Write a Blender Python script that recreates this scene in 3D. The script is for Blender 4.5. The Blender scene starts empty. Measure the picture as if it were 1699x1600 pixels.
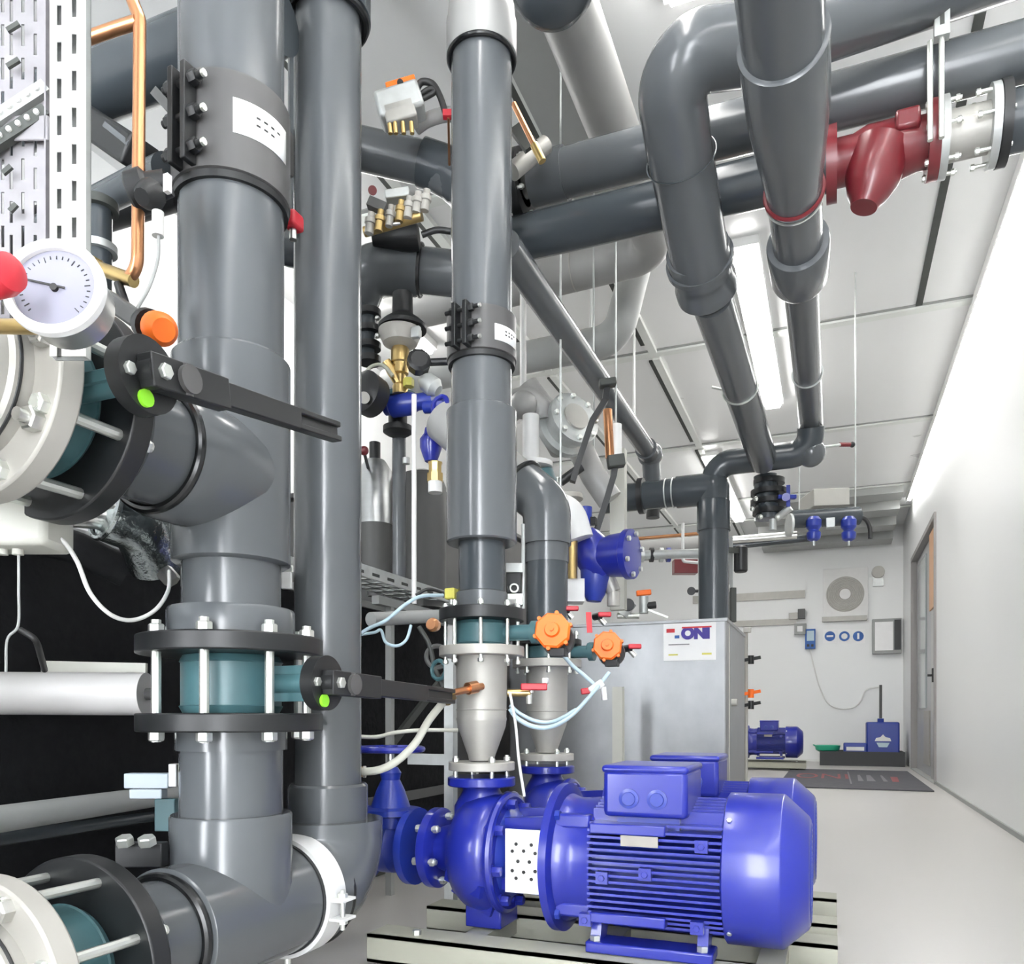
import bpy, math, random
from mathutils import Vector, Matrix
random.seed(7)
S = bpy.context.scene
COL = S.collection
V = Vector
XA, YA, ZA = V((1,0,0)), V((0,1,0)), V((0,0,1))
PI = math.pi
# ------------------------------------------------------------ survey of the room: camera pose used to measure positions
YAW = math.radians(21.8); F = 1329.0; CH = 0.65
cc, ss = math.cos(YAW), math.sin(YAW)
def at(u, v, d):
    t = (u-849.5)/F*d
    return V((cc*t-ss*d, ss*t+cc*d, CH+(1190-v)/F*d))
def dY(u, Y): return Y/(ss*(u-849.5)/F+cc)
def dX(u, X): return X/(cc*(u-849.5)/F-ss)
def atY(u, v, Y): return at(u, v, dY(u, Y))
def atX(u, v, X): return at(u, v, dX(u, X))
def zv(v, d): return CH+(1190-v)/F*d

# ------------------------------------------------------------ materials
MT = {}
def mat(name, col, rough=.5, metal=0., var=.06, scale=12., bump=0., coat=0., emis=None, spec=.5, stretch=None):
    m = bpy.data.materials.new(name); m.use_nodes = True
    nt = m.node_tree; b = nt.nodes['Principled BSDF']
    b.inputs['Base Color'].default_value = (*col, 1)
    b.inputs['Roughness'].default_value = rough
    b.inputs['Metallic'].default_value = metal
    b.inputs['Specular IOR Level'].default_value = spec
    b.inputs['Coat Weight'].default_value = coat
    b.inputs['Coat Roughness'].default_value = .12
    tc = nt.nodes.new('ShaderNodeTexCoord')
    mp = nt.nodes.new('ShaderNodeMapping'); nt.links.new(tc.outputs['Object'], mp.inputs[0])
    if stretch: mp.inputs['Scale'].default_value = stretch
    nz = nt.nodes.new('ShaderNodeTexNoise'); nz.inputs['Scale'].default_value = scale; nz.inputs['Detail'].default_value = 5
    nt.links.new(mp.outputs[0], nz.inputs['Vector'])
    mx = nt.nodes.new('ShaderNodeMix'); mx.data_type = 'RGBA'
    mx.inputs['A'].default_value = (*[c*(1-var) for c in col], 1)
    mx.inputs['B'].default_value = (*[min(1, c*(1+var)) for c in col], 1)
    nt.links.new(nz.outputs['Fac'], mx.inputs['Factor'])
    nt.links.new(mx.outputs['Result'], b.inputs['Base Color'])
    mr = nt.nodes.new('ShaderNodeMapRange'); mr.inputs['To Min'].default_value = max(.02, rough*.8); mr.inputs['To Max'].default_value = min(1, rough*1.2)
    nt.links.new(nz.outputs['Fac'], mr.inputs['Value']); nt.links.new(mr.outputs[0], b.inputs['Roughness'])
    if bump:
        bp = nt.nodes.new('ShaderNodeBump'); bp.inputs['Strength'].default_value = bump; bp.inputs['Distance'].default_value = .01
        nt.links.new(nz.outputs['Fac'], bp.inputs['Height']); nt.links.new(bp.outputs[0], b.inputs['Normal'])
    if emis:
        b.inputs['Emission Color'].default_value = (*emis[:3], 1); b.inputs['Emission Strength'].default_value = emis[3]
    MT[name] = m
    return m
mat('pvc', (.10,.108,.116), .2, var=.05, scale=3)
mat('pvc_dark', (.05,.06,.068), .24, var=.06)
mat('pvc_light', (.33,.33,.32), .4)
mat('black', (.012,.013,.014), .42)
mat('black_gloss', (.01,.011,.012), .25)
mat('black_foam', (.0045,.005,.006), .8, spec=.25, bump=.3, scale=40)
mat('collar', (.085,.083,.083), .38)
mat('teal', (.055,.13,.145), .38, var=.15, scale=20)
mat('steel', (.62,.62,.6), .3, 1., scale=30)
mat('zinc', (.7,.72,.68), .38, .85, scale=40)
mat('castgrey', (.42,.41,.38), .5, .35, var=.12, scale=18)
mat('flange_cream', (.43,.415,.38), .42, .15)
mat('stainless', (.55,.56,.56), .34, 1., var=.12, scale=6, stretch=(1,1,9))
mat('brushed', (.40,.41,.42), .40, .85, var=.2, scale=9, stretch=(1,1,.8))
mat('blue', (.015,.024,.29), .3, var=.1, scale=8, coat=.35)
mat('blue_dark', (.015,.035,.30), .35, coat=.2)
mat('can_blue', (.01,.035,.28), .35)
mat('copper', (.62,.30,.15), .3, .9)
mat('brass', (.55,.40,.17), .3, .9)
mat('orange', (.95,.17,.01), .45)
mat('red', (.5,.02,.035), .4)
mat('maroon', (.17,.016,.022), .35, coat=.3)
mat('green', (.28,.75,.03), .45)
mat('mint', (.03,.42,.25), .35)
mat('white', (.74,.74,.73), .45)
mat('white_paper', (.85,.85,.85), .7)
mat('perf_white', (.86,.86,.84), .5)
mat('galv', (.52,.54,.53), .45, .6, var=.2, scale=25)
mat('beige', (.40,.40,.33), .55)
mat('box_beige', (.5,.5,.45), .55)
mat('dial', (.24,.24,.30), .5)
mat('foil', (.42,.46,.46), .22, 1., bump=1.0, scale=16, var=.3)
mat('cabinet', (.085,.085,.083), .5)
mat('rubber_hose', (.55,.55,.48), .5)
mat('hose_clear', (.42,.55,.62), .3)
mat('cable_white', (.7,.7,.68), .5)
mat('cable_black', (.02,.02,.02), .5)
mat('yellow', (.62,.58,.12), .5)
mat('sign_blue', (.03,.12,.4), .5)
mat('sign_red', (.6,.03,.04), .5)
mat('door_panel', (.40,.41,.42), .35); mat('door_frame', (.30,.29,.28), .6); mat('navy', (.05,.03,.28), .5); mat('offwhite', (.50,.49,.48), .4)
mat('alu', (.52,.52,.50), .4, .5)
mat('ochre', (.62,.36,.2), .5)
mat('mat_rubber', (.075,.075,.085), .8)
mat('mat_red', (.26,.08,.08), .85)
mat('mat_grey', (.2,.2,.21), .85)
mat('floor_m', (.50,.485,.465), .32, var=.07, scale=1.6)
mat('wall_m', (.80,.81,.805), .38, var=.02, scale=2)
mat('ceil_m', (.82,.825,.82), .3, var=.02, scale=2)
mat('joint_dark', (.05,.055,.05), .6)
mat('joint_grey', (.32,.33,.32), .6)
mat('trim_white', (.75,.77,.74), .35)
mat('lamp', (1,1,1), .5, emis=(1,.985,.96,14))
mat('added_strip_glow', (1,1,1), .5, emis=(1,.99,.97,16))  # emission of the strip added along the right wall
mat('glassy', (.36,.40,.40), .12)
mat('tray_grey', (.26,.25,.265), .5, .3, var=.3, scale=30); mat('block_grey', (.36,.41,.46), .5)
mat('duct', (.36,.37,.36), .5)
mat('skid_dirt', (.3,.28,.26), .6, var=.3)

# ------------------------------------------------------------ mesh builder
def basis(ax):
    ax = V(ax).normalized()
    ref = ZA if abs(ax.z) < .9 else XA
    a = ref.cross(ax).normalized(); b = ax.cross(a).normalized()
    return ax, a, b
class MB:
    def __init__(s): s.v = []; s.f = []; s.bev = 0
    def add(s, vs, fs):
        k = len(s.v); s.v += [tuple(p) for p in vs]; s.f += [tuple(i+k for i in q) for q in fs]; return s
    def rings(s, rings, cap0=True, cap1=True, closed=False):
        n = len(rings[0]); vs = [p for r in rings for p in r]; fs = []
        m = len(rings)
        for i in range(m if closed else m-1):
            j = (i+1) % m
            for k in range(n):
                fs.append((i*n+k, i*n+(k+1)%n, j*n+(k+1)%n, j*n+k))
        if not closed:
            if cap0: fs.append(tuple(range(n-1, -1, -1)))
            if cap1: fs.append(tuple((m-1)*n+k for k in range(n)))
        return s.add(vs, fs)
    def lathe(s, o, ax, prof, n=40, cap0=True, cap1=True, ph=0):
        ax, a, b = basis(ax); o = V(o); R = []
        for t, r in prof:
            R.append([o+ax*t+(a*math.cos(2*PI*k/n+ph)+b*math.sin(2*PI*k/n+ph))*r for k in range(n)])
        return s.rings(R, cap0, cap1)
    def cyl(s, p, q, r, r2=None, n=40):
        p, q = V(p), V(q); L = (q-p).length
        return s.lathe(p, q-p, [(0, r), (L, r if r2 is None else r2)], n)
    def ringpipe(s, p, q, ro, ri, n=40):          # hollow collar
        p, q = V(p), V(q); L = (q-p).length
        ax, a, b = basis(q-p); R = []
        for t, r in ((0, ri), (0, ro), (L, ro), (L, ri)):
            R.append([p+ax*t+(a*math.cos(2*PI*k/n)+b*math.sin(2*PI*k/n))*r for k in range(n)])
        return s.rings(R, closed=True)
    def box(s, lo, hi):
        x0, y0, z0 = lo; x1, y1, z1 = hi
        return s.add([(x0,y0,z0),(x1,y0,z0),(x1,y1,z0),(x0,y1,z0),(x0,y0,z1),(x1,y0,z1),(x1,y1,z1),(x0,y1,z1)],
                     [(3,2,1,0),(4,5,6,7),(0,1,5,4),(1,2,6,5),(2,3,7,6),(3,0,4,7)])
    def cbox(s, c, sx, sy, sz): return s.box((c[0]-sx/2,c[1]-sy/2,c[2]-sz/2),(c[0]+sx/2,c[1]+sy/2,c[2]+sz/2))
    def bar(s, p, q, w, h, up=ZA):                # oriented rectangular bar p->q
        p, q = V(p), V(q); ax = (q-p).normalized(); a = V(up).cross(ax)
        if a.length < 1e-4: a = XA.cross(ax)
        a.normalize(); b = ax.cross(a).normalized(); R = []
        for o in (p, q): R.append([o+a*i*w/2+b*j*h/2 for i, j in ((-1,-1),(1,-1),(1,1),(-1,1))])
        return s.rings(R)
    def prism(s, poly, vec):
        vec = V(vec); n = len(poly)
        return s.add([V(p) for p in poly]+[V(p)+vec for p in poly],
                     [tuple(range(n-1,-1,-1)), tuple(range(n,2*n))]+[(k,(k+1)%n,n+(k+1)%n,n+k) for k in range(n)])
    def path(s, pts, bend):
        pts = [V(p) for p in pts]; out = [pts[0]]
        for i in range(1, len(pts)-1):
            a, b, c = pts[i-1], pts[i], pts[i+1]
            u, w = (a-b).normalized(), (c-b).normalized()
            ang = u.angle(w)
            if ang > PI-.02: out.append(b); continue
            br = bend if not isinstance(bend, (list, tuple)) else bend[i-1]
            t = br/math.tan(ang/2); t = min(t, .49*(a-b).length if i > 1 else .98*(a-b).length, .49*(c-b).length if i < len(pts)-2 else .98*(c-b).length)
            rr = t*math.tan(ang/2); cen = b+(u+w).normalized()*(rr/math.sin(ang/2))
            p0, p1 = b+u*t-cen, b+w*t-cen; tot = p0.angle(p1); N = max(4, int(tot/.14))
            for k in range(N+1):
                f = k/N; out.append(cen+(p0*math.sin((1-f)*tot)+p1*math.sin(f*tot))/math.sin(tot))
        out.append(pts[-1]); return out
    def sweep(s, pts, r, n=24):
        pts = [p for i, p in enumerate(pts) if i == 0 or (p-pts[i-1]).length > 1e-5]
        T = [((pts[min(i+1,len(pts)-1)]-pts[max(i-1,0)]).normalized()) for i in range(len(pts))]
        _, a, b = basis(T[0]); R = []
        for i, p in enumerate(pts):
            if i:
                q = T[i-1].rotation_difference(T[i]); a = q @ a
            a = (a-T[i]*a.dot(T[i])).normalized(); b = T[i].cross(a)
            rr = r[i] if isinstance(r, (list, tuple)) else r
            R.append([p+(a*math.cos(2*PI*k/n)+b*math.sin(2*PI*k/n))*rr for k in range(n)])
        return s.rings(R)
    def tube(s, pts, r, bend=.1, n=28): return s.sweep(s.path(pts, bend), r, n)
    def hose(s, pts, r, n=12, k=8):
        P = [V(p) for p in pts]; P = [P[0]*2-P[1]]+P+[P[-1]*2-P[-2]]; out = []
        for i in range(1, len(P)-2):
            for j in range(k):
                t = j/k; p0,p1,p2,p3 = P[i-1:i+3]
                out.append(.5*((2*p1)+(p2-p0)*t+(2*p0-5*p1+4*p2-p3)*t*t+(3*p1-p0-3*p2+p3)*t**3))
        out.append(P[-2]); return s.sweep(out, r, n)
    def ball(s, c, r, n=24, sx=1, sy=1, sz=1):
        c = V(c); R = []
        for i in range(1, 12):
            a = PI*i/12
            R.append([c+V((math.sin(a)*math.cos(2*PI*k/n)*r*sx, math.sin(a)*math.sin(2*PI*k/n)*r*sy, -math.cos(a)*r*sz)) for k in range(n)])
        return s.rings(R)
    def torus(s, c, ax, R0, r, n=40, m=10, arc=None):
        ax, a, b = basis(ax); c = V(c); R = []
        A = arc or (0, 2*PI); N = n
        for k in range(N if not arc else N+1):
            t = A[0]+(A[1]-A[0])*k/N; d = a*math.cos(t)+b*math.sin(t)
            R.append([c+d*(R0+r*math.cos(2*PI*j/m))+ax*(r*math.sin(2*PI*j/m)) for j in range(m)])
        return s.rings(R, closed=not arc)
    def hexn(s, o, ax, r, h): return s.lathe(o, ax, [(0, r),(h*.85, r),(h, r*.85)], 6)
    def stud(s, p, q, r, head=True):              # bolt through p..q with hex head and nut
        p, q = V(p), V(q); ax = (q-p).normalized()
        s.cyl(p-ax*r*1.2, q+ax*r*1.6, r*.62, n=10)
        if head: s.hexn(p, -ax, r, r*1.1); s.hexn(q, ax, r, r*1.1)
        return s
def _mesh(mb, name, m, off):
    me = bpy.data.meshes.new(name)
    me.from_pydata([(p[0]-off[0], p[1]-off[1], p[2]-off[2]) for p in mb.v], [], mb.f)
    me.materials.append(MT[m]); me.validate()
    import bmesh
    bm = bmesh.new(); bm.from_mesh(me); bmesh.ops.recalc_face_normals(bm, faces=bm.faces); bm.to_mesh(me); bm.free()
    me.polygons.foreach_set('use_smooth', [True]*len(me.polygons))
    me.set_sharp_from_angle(angle=math.radians(34))
    return me
def wloc(o):
    p = V((0,0,0))
    while o: p += o.location; o = o.parent
    return p
def part(parent, name, m, mb, label=None, bev=0, kind=None):
    o = bpy.data.objects.new(name, _mesh(mb, name, m, wloc(parent))); COL.objects.link(o); o.parent = parent
    if label: o['label'] = label
    if kind: o['kind'] = kind
    if bev: bevel(o, bev)
    return o
def bevel(o, w, seg=2):
    b = o.modifiers.new('bevel', 'BEVEL'); b.width = w; b.segments = seg; b.limit_method = 'ANGLE'; b.angle_limit = .6; b.harden_normals = False
def thing(name, label, cat, loc, group=None):
    o = bpy.data.objects.new(name, None); COL.objects.link(o); o.location = V(loc); o.empty_display_size = .05
    o['label'] = label; o['category'] = cat
    if group: o['group'] = group
    return o
def solo(name, m, mb, label, cat, group=None, bev=0, kind=None):
    xs = [p[0] for p in mb.v]; ys = [p[1] for p in mb.v]; zs = [p[2] for p in mb.v]
    c = V(((min(xs)+max(xs))/2, (min(ys)+max(ys))/2, min(zs)))
    o = bpy.data.objects.new(name, _mesh(mb, name, m, c)); COL.objects.link(o); o.location = c
    o['label'] = label; o['category'] = cat
    if group: o['group'] = group
    if kind: o['kind'] = kind
    if bev: bevel(o, bev)
    return o
def struct(name, m, mb, parent=None, bev=0):
    if parent: o = part(parent, name, m, mb)
    else:
        o = bpy.data.objects.new(name, _mesh(mb, name, m, (0,0,0))); COL.objects.link(o); o['kind'] = 'structure'
    if bev: bevel(o, bev)
    return o
def text_mesh(parent, name, body, m, origin, xdir, ydir, size, depth=.002, bold=0):
    cu = bpy.data.curves.new(name, 'FONT'); cu.body = body; cu.size = size; cu.extrude = depth/2; cu.align_x = 'CENTER'; cu.align_y = 'CENTER'; cu.offset = bold
    tmp = bpy.data.objects.new('tmp', cu); COL.objects.link(tmp)
    bpy.context.view_layer.update()
    me = bpy.data.meshes.new_from_object(tmp.evaluated_get(bpy.context.evaluated_depsgraph_get()))
    bpy.data.objects.remove(tmp); bpy.data.curves.remove(cu)
    x, y = V(xdir).normalized(), V(ydir).normalized(); z = x.cross(y); o = V(origin)-wloc(parent)
    for vt in me.vertices: vt.co = o+x*vt.co.x+y*vt.co.y+z*vt.co.z
    me.materials.clear(); me.materials.append(MT[m])
    ob = bpy.data.objects.new(name, me); COL.objects.link(ob); ob.parent = parent
    return ob
def circ(c, ax, r, n, ph=0):
    ax, a, b = basis(ax); c = V(c)
    return [c+(a*math.cos(2*PI*k/n+ph)+b*math.sin(2*PI*k/n+ph))*r for k in range(n)]

def hang(t, x, y, z, name='hanger_rod', r=.0045):
    part(t, name, 'galv', MB().cyl((x, y, z), (x, y, H-.001), r, n=8))
# ------------------------------------------------------------ camera
cam = bpy.data.cameras.new('camera'); co = bpy.data.objects.new('camera', cam); COL.objects.link(co)
co.location = (0, 0, CH); co.rotation_euler = (PI/2, 0, YAW)
cam.sensor_fit = 'HORIZONTAL'; cam.sensor_width = 36; cam.lens = F/1699*36; cam.shift_y = 390/1699; cam.clip_start = .05
S.camera = co
S.view_settings.view_transform = 'Standard'; S.view_settings.look = 'None'; S.view_settings.gamma = 1; S.view_settings.use_curve_mapping = False
S.view_settings.exposure = 1.1
w = bpy.data.worlds.new('world'); S.world = w; w.use_nodes = True
w.node_tree.nodes['Background'].inputs[0].default_value = (.93,.96,1,1); w.node_tree.nodes['Background'].inputs[1].default_value = 13.0
# ============================================================ THE SETTING
XR, YB, XL, H = .93, 12.54, -3.3, 3.37
Y0 = -2.2
struct('floor', 'floor_m', MB().box((XL-.1, Y0, -.1), (XR+.1, YB+.1, 0)))
struct('ceiling', 'ceil_m', MB().box((XL-.1, Y0, H), (XR+.1, YB+.1, H+.1)))
# right wall with the door opening
D0, D1, DH = 8.73, 11.12, 2.58
wr = MB().box((XR, Y0, 0), (XR+.1, D0-.05, H)).box((XR, D1+.05, 0), (XR+.1, YB+.1, H)).box((XR, D0-.05, DH+.05), (XR+.1, D1+.05, H))
struct('wall_right', 'wall_m', wr)
struct('trim_60', 'duct', MB().box((XR-.02, D0, .0), (XR+.1, D1, .012)))
struct('wall_back', 'wall_m', MB().box((XL-.1, YB, 0), (XR, YB+.1, H)))
struct('wall_left', 'wall_m', MB().box((XL-.1, Y0, 0), (XL, YB, H)))
W0, W1, W2, W3 = -2.05, -1.5, .1, .8
wf = MB().box((XL, Y0-.1, 0), (W0, Y0, H)).box((W1, Y0-.1, 0), (W2, Y0, H)).box((W3, Y0-.1, 0), (XR, Y0, H))
for a, b in ((W0, W1), (W2, W3)): wf.box((a, Y0-.1, 0), (b, Y0, .15)).box((a, Y0-.1, 2.75), (b, Y0, H))  # unseen openings added so outside light draws bright streaks on the risers
struct('wall_front', 'wall_m', wf)
struct('baseboard_right', 'joint_grey', MB().box((XR-.012, Y0, 0), (XR, D0-.05, .03)))
struct('baseboard_back', 'trim_white', MB().box((XL, YB-.012, 0), (XR-.002, YB, .03)))
# door
dr = MB().box((XR-.02, D0-.05, 0), (XR+.1, D0, DH+.05)).box((XR-.02, D1, 0), (XR+.1, D1+.05, DH+.05)).box((XR-.02, D0, DH), (XR+.1, D1, DH+.05))
dframe = struct('trim_1', 'door_frame', dr)
door = bpy.data.objects.new('door_1', _mesh(MB().box((XR+.05, D0+.001, .001), (XR+.08, D1-.001, DH-.001)), 'door_1', 'door_panel', (0,0,0))); COL.objects.link(door); door['kind'] = 'structure'
part(door, 'door_rail', 'alu', MB().box((XR+.02, D0+.002, .002), (XR+.05, D0+.6, DH-.02)))
part(door, 'ochre_edge', 'ochre', MB().box((XR+.005, D0+.22, 1.75), (XR+.02, D0+.62, DH-.04)), 'warm wood toned strip beside the door top')  # warm ochre strip near the top of the door
part(door, 'glass_pane', 'glassy', MB().box((XR+.035, D0+1.3, .75), (XR+.05, D1-.3, DH-.1)))
part(door, 'door_lock', 'black', MB().box((XR, D0+.3, 1.0), (XR+.02, D0+.36, 1.14)).cyl((XR-.04, D0+.33, 1.07), (XR, D0+.33, 1.07), .012, n=12))
part(door, 'lower_panel', 'castgrey', MB().box((XR+.035, D0+.95, .12), (XR+.05, D0+1.5, .72)))
# ceiling joints
k = 0
def trim(m, lo, hi):
    global k; k += 1
    struct('trim_%d' % (k+1), m, MB().box(lo, hi))
YJ = [1.5, 3.7, 5.9, 8.1, 10.3, 11.4]
XJ = [-2.1, -1.28, .53]
for y in YJ:
    trim('joint_grey', (XL, y-.013, H-.006), (XR, y+.013, H))
    trim('trim_white', (XL, y+.013, H-.02), (XR, y+.085, H))
trim('joint_dark', (.53-.02, Y0, H-.008), (.53+.02, 5.9, H))
trim('joint_grey', (.88, Y0, H-.008), (.90, 5.9, H))
ys = [Y0]+YJ+[YB]
for x in (-2.1, -1.28):
    for a, b in zip(ys[:-1], ys[1:]):
        if b-a < .3: continue
        trim('joint_dark', (x-.02, a+.16, H-.012), (x+.02, b-.12, H))
        trim('trim_white', (x+.02, a+.1, H-.03), (x+.075, b, H))
# dropped ceiling strips near the back wall
for y, z in ((10.35, .10), (10.9, .16), (11.5, .22), (12.1, .28)):
    trim('duct', (-.95, y, H-z), (XR-.16, y+.36, H-.001))

# ============================================================ LAMPS
def tube_lamp(name, x, y0, y1, label, watts=60):
    t = thing(name, label, 'lamp', (x, (y0+y1)/2, H), 'ceiling light fittings')
    part(t, 'housing', 'white', MB().box((x-.085, y0, H-.05), (x+.085, y1, H)))
    part(t, 'diffuser', 'lamp', MB().prism([(x-.07, y0+.02, H-.05), (x-.055, y0+.02, H-.085), (x+.055, y0+.02, H-.085), (x+.07, y0+.02, H-.05)], (0, y1-y0-.04, 0)))
    return t
tube_lamp('ceiling_lamp', -.47, 4.7, 7.2, 'bright long ceiling lamp seen between the two receding grey pipes')
tube_lamp('ceiling_lamp', -.5, .7, 3.0, 'glaring ceiling lamp at the top edge above the big pipe bend')
tube_lamp('ceiling_lamp', -1.17, 8.35, 11.2, 'far ceiling lamp glowing behind the pipe that enters the steel tank')
tube_lamp('ceiling_lamp', -2.75, 3.2, 5.2, 'added unseen ceiling lamp over the far left side above the grey cabinet')  # out of sight, added to brighten the left wall
t = thing('added_wall_strip', 'added glowing white strip that brightens the top of the right wall', 'lamp', (XR-.05, 4, H-.06))  # emitter added to make the bright band on the upper wall
part(t, 'diffuser', 'added_strip_glow', MB().prism([(XR-.03, Y0+.1, H-.012), (XR-.075, Y0+.1, H-.012), (XR-.068, Y0+.1, H-.045), (XR-.036, Y0+.1, H-.055)], (0, 11.0-Y0-.1, 0)))
part(t, 'housing', 'white', MB().box((XR-.085, Y0+.1, H-.012), (XR-.001, 11.02, H-.001)).box((XR-.088, Y0+.1, H-.075), (XR-.080, 11.02, H-.001)))  # second box is a lip added to keep the strip off the ceiling
# ============================================================ FOREGROUND LINE (plane X = -1.107)
PX = -1.107; P1Y = 1.27; P2Y = 1.596
PC = V((PX, P1Y, 0))
d1 = 1.59
def P1(z): return V((PX, P1Y, z))
def P2(z): return V((PX, P2Y, z))
def PY(y, z): return V((PX, y, z))
ZU, ZL = 1.12, .26      # heights of the upper and the lower branch

# --- upper riser with tee
t = thing('riser_pipe', 'thickest grey plastic riser with a tee, standing at the left', 'pipe', P1(.865))
part(t, 'pipe', 'pvc', MB().cyl(P1(1.3), P1(H-.002), .1, n=64))
m = MB().lathe(P1(.95), ZA, [(0, .106), (.004, .1125), (.36, .1125), (.40, .1125), (.405, .108), (.405, .101)], 64)
m.lathe(PY(1.09, ZU), YA, [(-.012, .110), (0, .1165), (.15, .1165), (.18, .11)], 64)
part(t, 'tee', 'pvc', m)
part(t, 'lower_pipe', 'pvc', MB().cyl(P1(.86), P1(.96), .094, n=64))
part(t, 'socket', 'pvc', MB().lathe(P1(.806), ZA, [(0, .121), (.004, .1215), (.05, .1215), (.056, .118), (.056, .1)], 64))
m = MB().lathe(PY(.955, ZU), YA, [(0, .098), (.13, .098)], 48)
part(t, 'stub', 'pvc', m)
part(t, 'seal_ring', 'black_gloss', MB().torus(PY(1.075, ZU), YA, .104, .009, 56))
part(t, 'pipe_end_collar', 'pvc', MB().lathe(PY(.915, ZU), YA, [(0,.125),(.03,.125),(.052,.112),(.052,.1)], 56))
m = MB().ringpipe(P1(.771), P1(.806), .176, .07, 64)
part(t, 'flange', 'black', m, 'black lower flange', bev=.003)
m = MB().ringpipe(PY(.878, ZU), PY(.915, ZU), .168, .07, 64)
part(t, 'flange', 'black', m, 'black upper flange', bev=.003)

# --- clamp coupling on the riser
def coupling(c, r, z0, z1, label, rb, bang, n=3, lab=None):
    c = V(c); t = thing('pipe_coupling', label, 'coupling', (c.x, c.y, z0))
    cz = lambda z: V((c.x, c.y, z))
    h = z1-z0
    part(t, 'shell', 'collar', MB().lathe(cz(z0), ZA, [(0, r), (.004, r+.012), (h-.004, r+.012), (h, r)], 64))
    part(t, 'rubber_seal', 'black', MB().lathe(cz(z0-.012), ZA, [(0, r), (.0, r+.008), (.013, r+.009), (.013, r)], 64))
    dv = V((math.cos(bang), math.sin(bang), 0)); sv = V((-dv.y, dv.x, 0))
    for s in (-1, 1):
        p = cz(z0+h*.03)+dv*(r+.02)+sv*s*.016
        part(t, 'lug', 'black', MB().prism([p-dv*.02-sv*.006, p+dv*.018-sv*.006, p+dv*.018+sv*.006, p-dv*.02+sv*.006], (0,0,h*.94)), bev=.002)
    for i in range(n):
        q = cz(z0+h*(.17+.33*i*2/(n-1) if n > 1 else .5))+dv*(r+.022)
        m = MB(); m.cyl(q-sv*.048, q+sv*.05, rb*.55, n=12); m.hexn(q+sv*.022, sv, rb, rb*1.3); m.hexn(q-sv*.022, -sv, rb, rb*1.3)
        part(t, 'bolt', 'black', m)
        part(t, 'bolt_end', 'zinc', MB().cyl(q+sv*.05, q+sv*.056, rb*.5, n=10), 'shiny bolt tip')
    if lab:
        a0, a1, l0, l1 = lab; pts = []; N = 12
        for zz in (l0, l1):
            for i in range(N+1):
                a = a0+(a1-a0)*i/N; pts.append(V((c.x+math.cos(a)*(r+.0128), c.y+math.sin(a)*(r+.0128), zz)))
        m = MB(); m.add(pts, [(i, i+1, N+2+i, N+1+i) for i in range(N)])
        o = part(t, 'label_sticker', 'white_paper', m, 'white sticker')
        so = o.modifiers.new('s', 'SOLIDIFY'); so.thickness = .0006
        m = MB()
        for i, zz in enumerate((l0+(l1-l0)*.62, l0+(l1-l0)*.4)):
            for j in range(4-i):
                a = a0+(a1-a0)*(.35+.13*j); b_ = a0+(a1-a0)*(.42+.13*j)
                P = [V((c.x+math.cos(q)*(r+.0134), c.y+math.sin(q)*(r+.0134), zz)) for q in (a, b_)]
                m.add([P[0], P[1], P[1]+V((0,0,.004)), P[0]+V((0,0,.004))], [(0,1,2,3)])
        so = part(t, 'print', 'cable_black', m, 'dark print'); 
    return t
coupling((PX, P1Y), .1, 1.665, 1.855, 'large black bolted coupling with white sticker on the thickest riser', .013, math.radians(266), 3, (math.radians(-48), math.radians(14), 1.735, 1.80))

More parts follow.
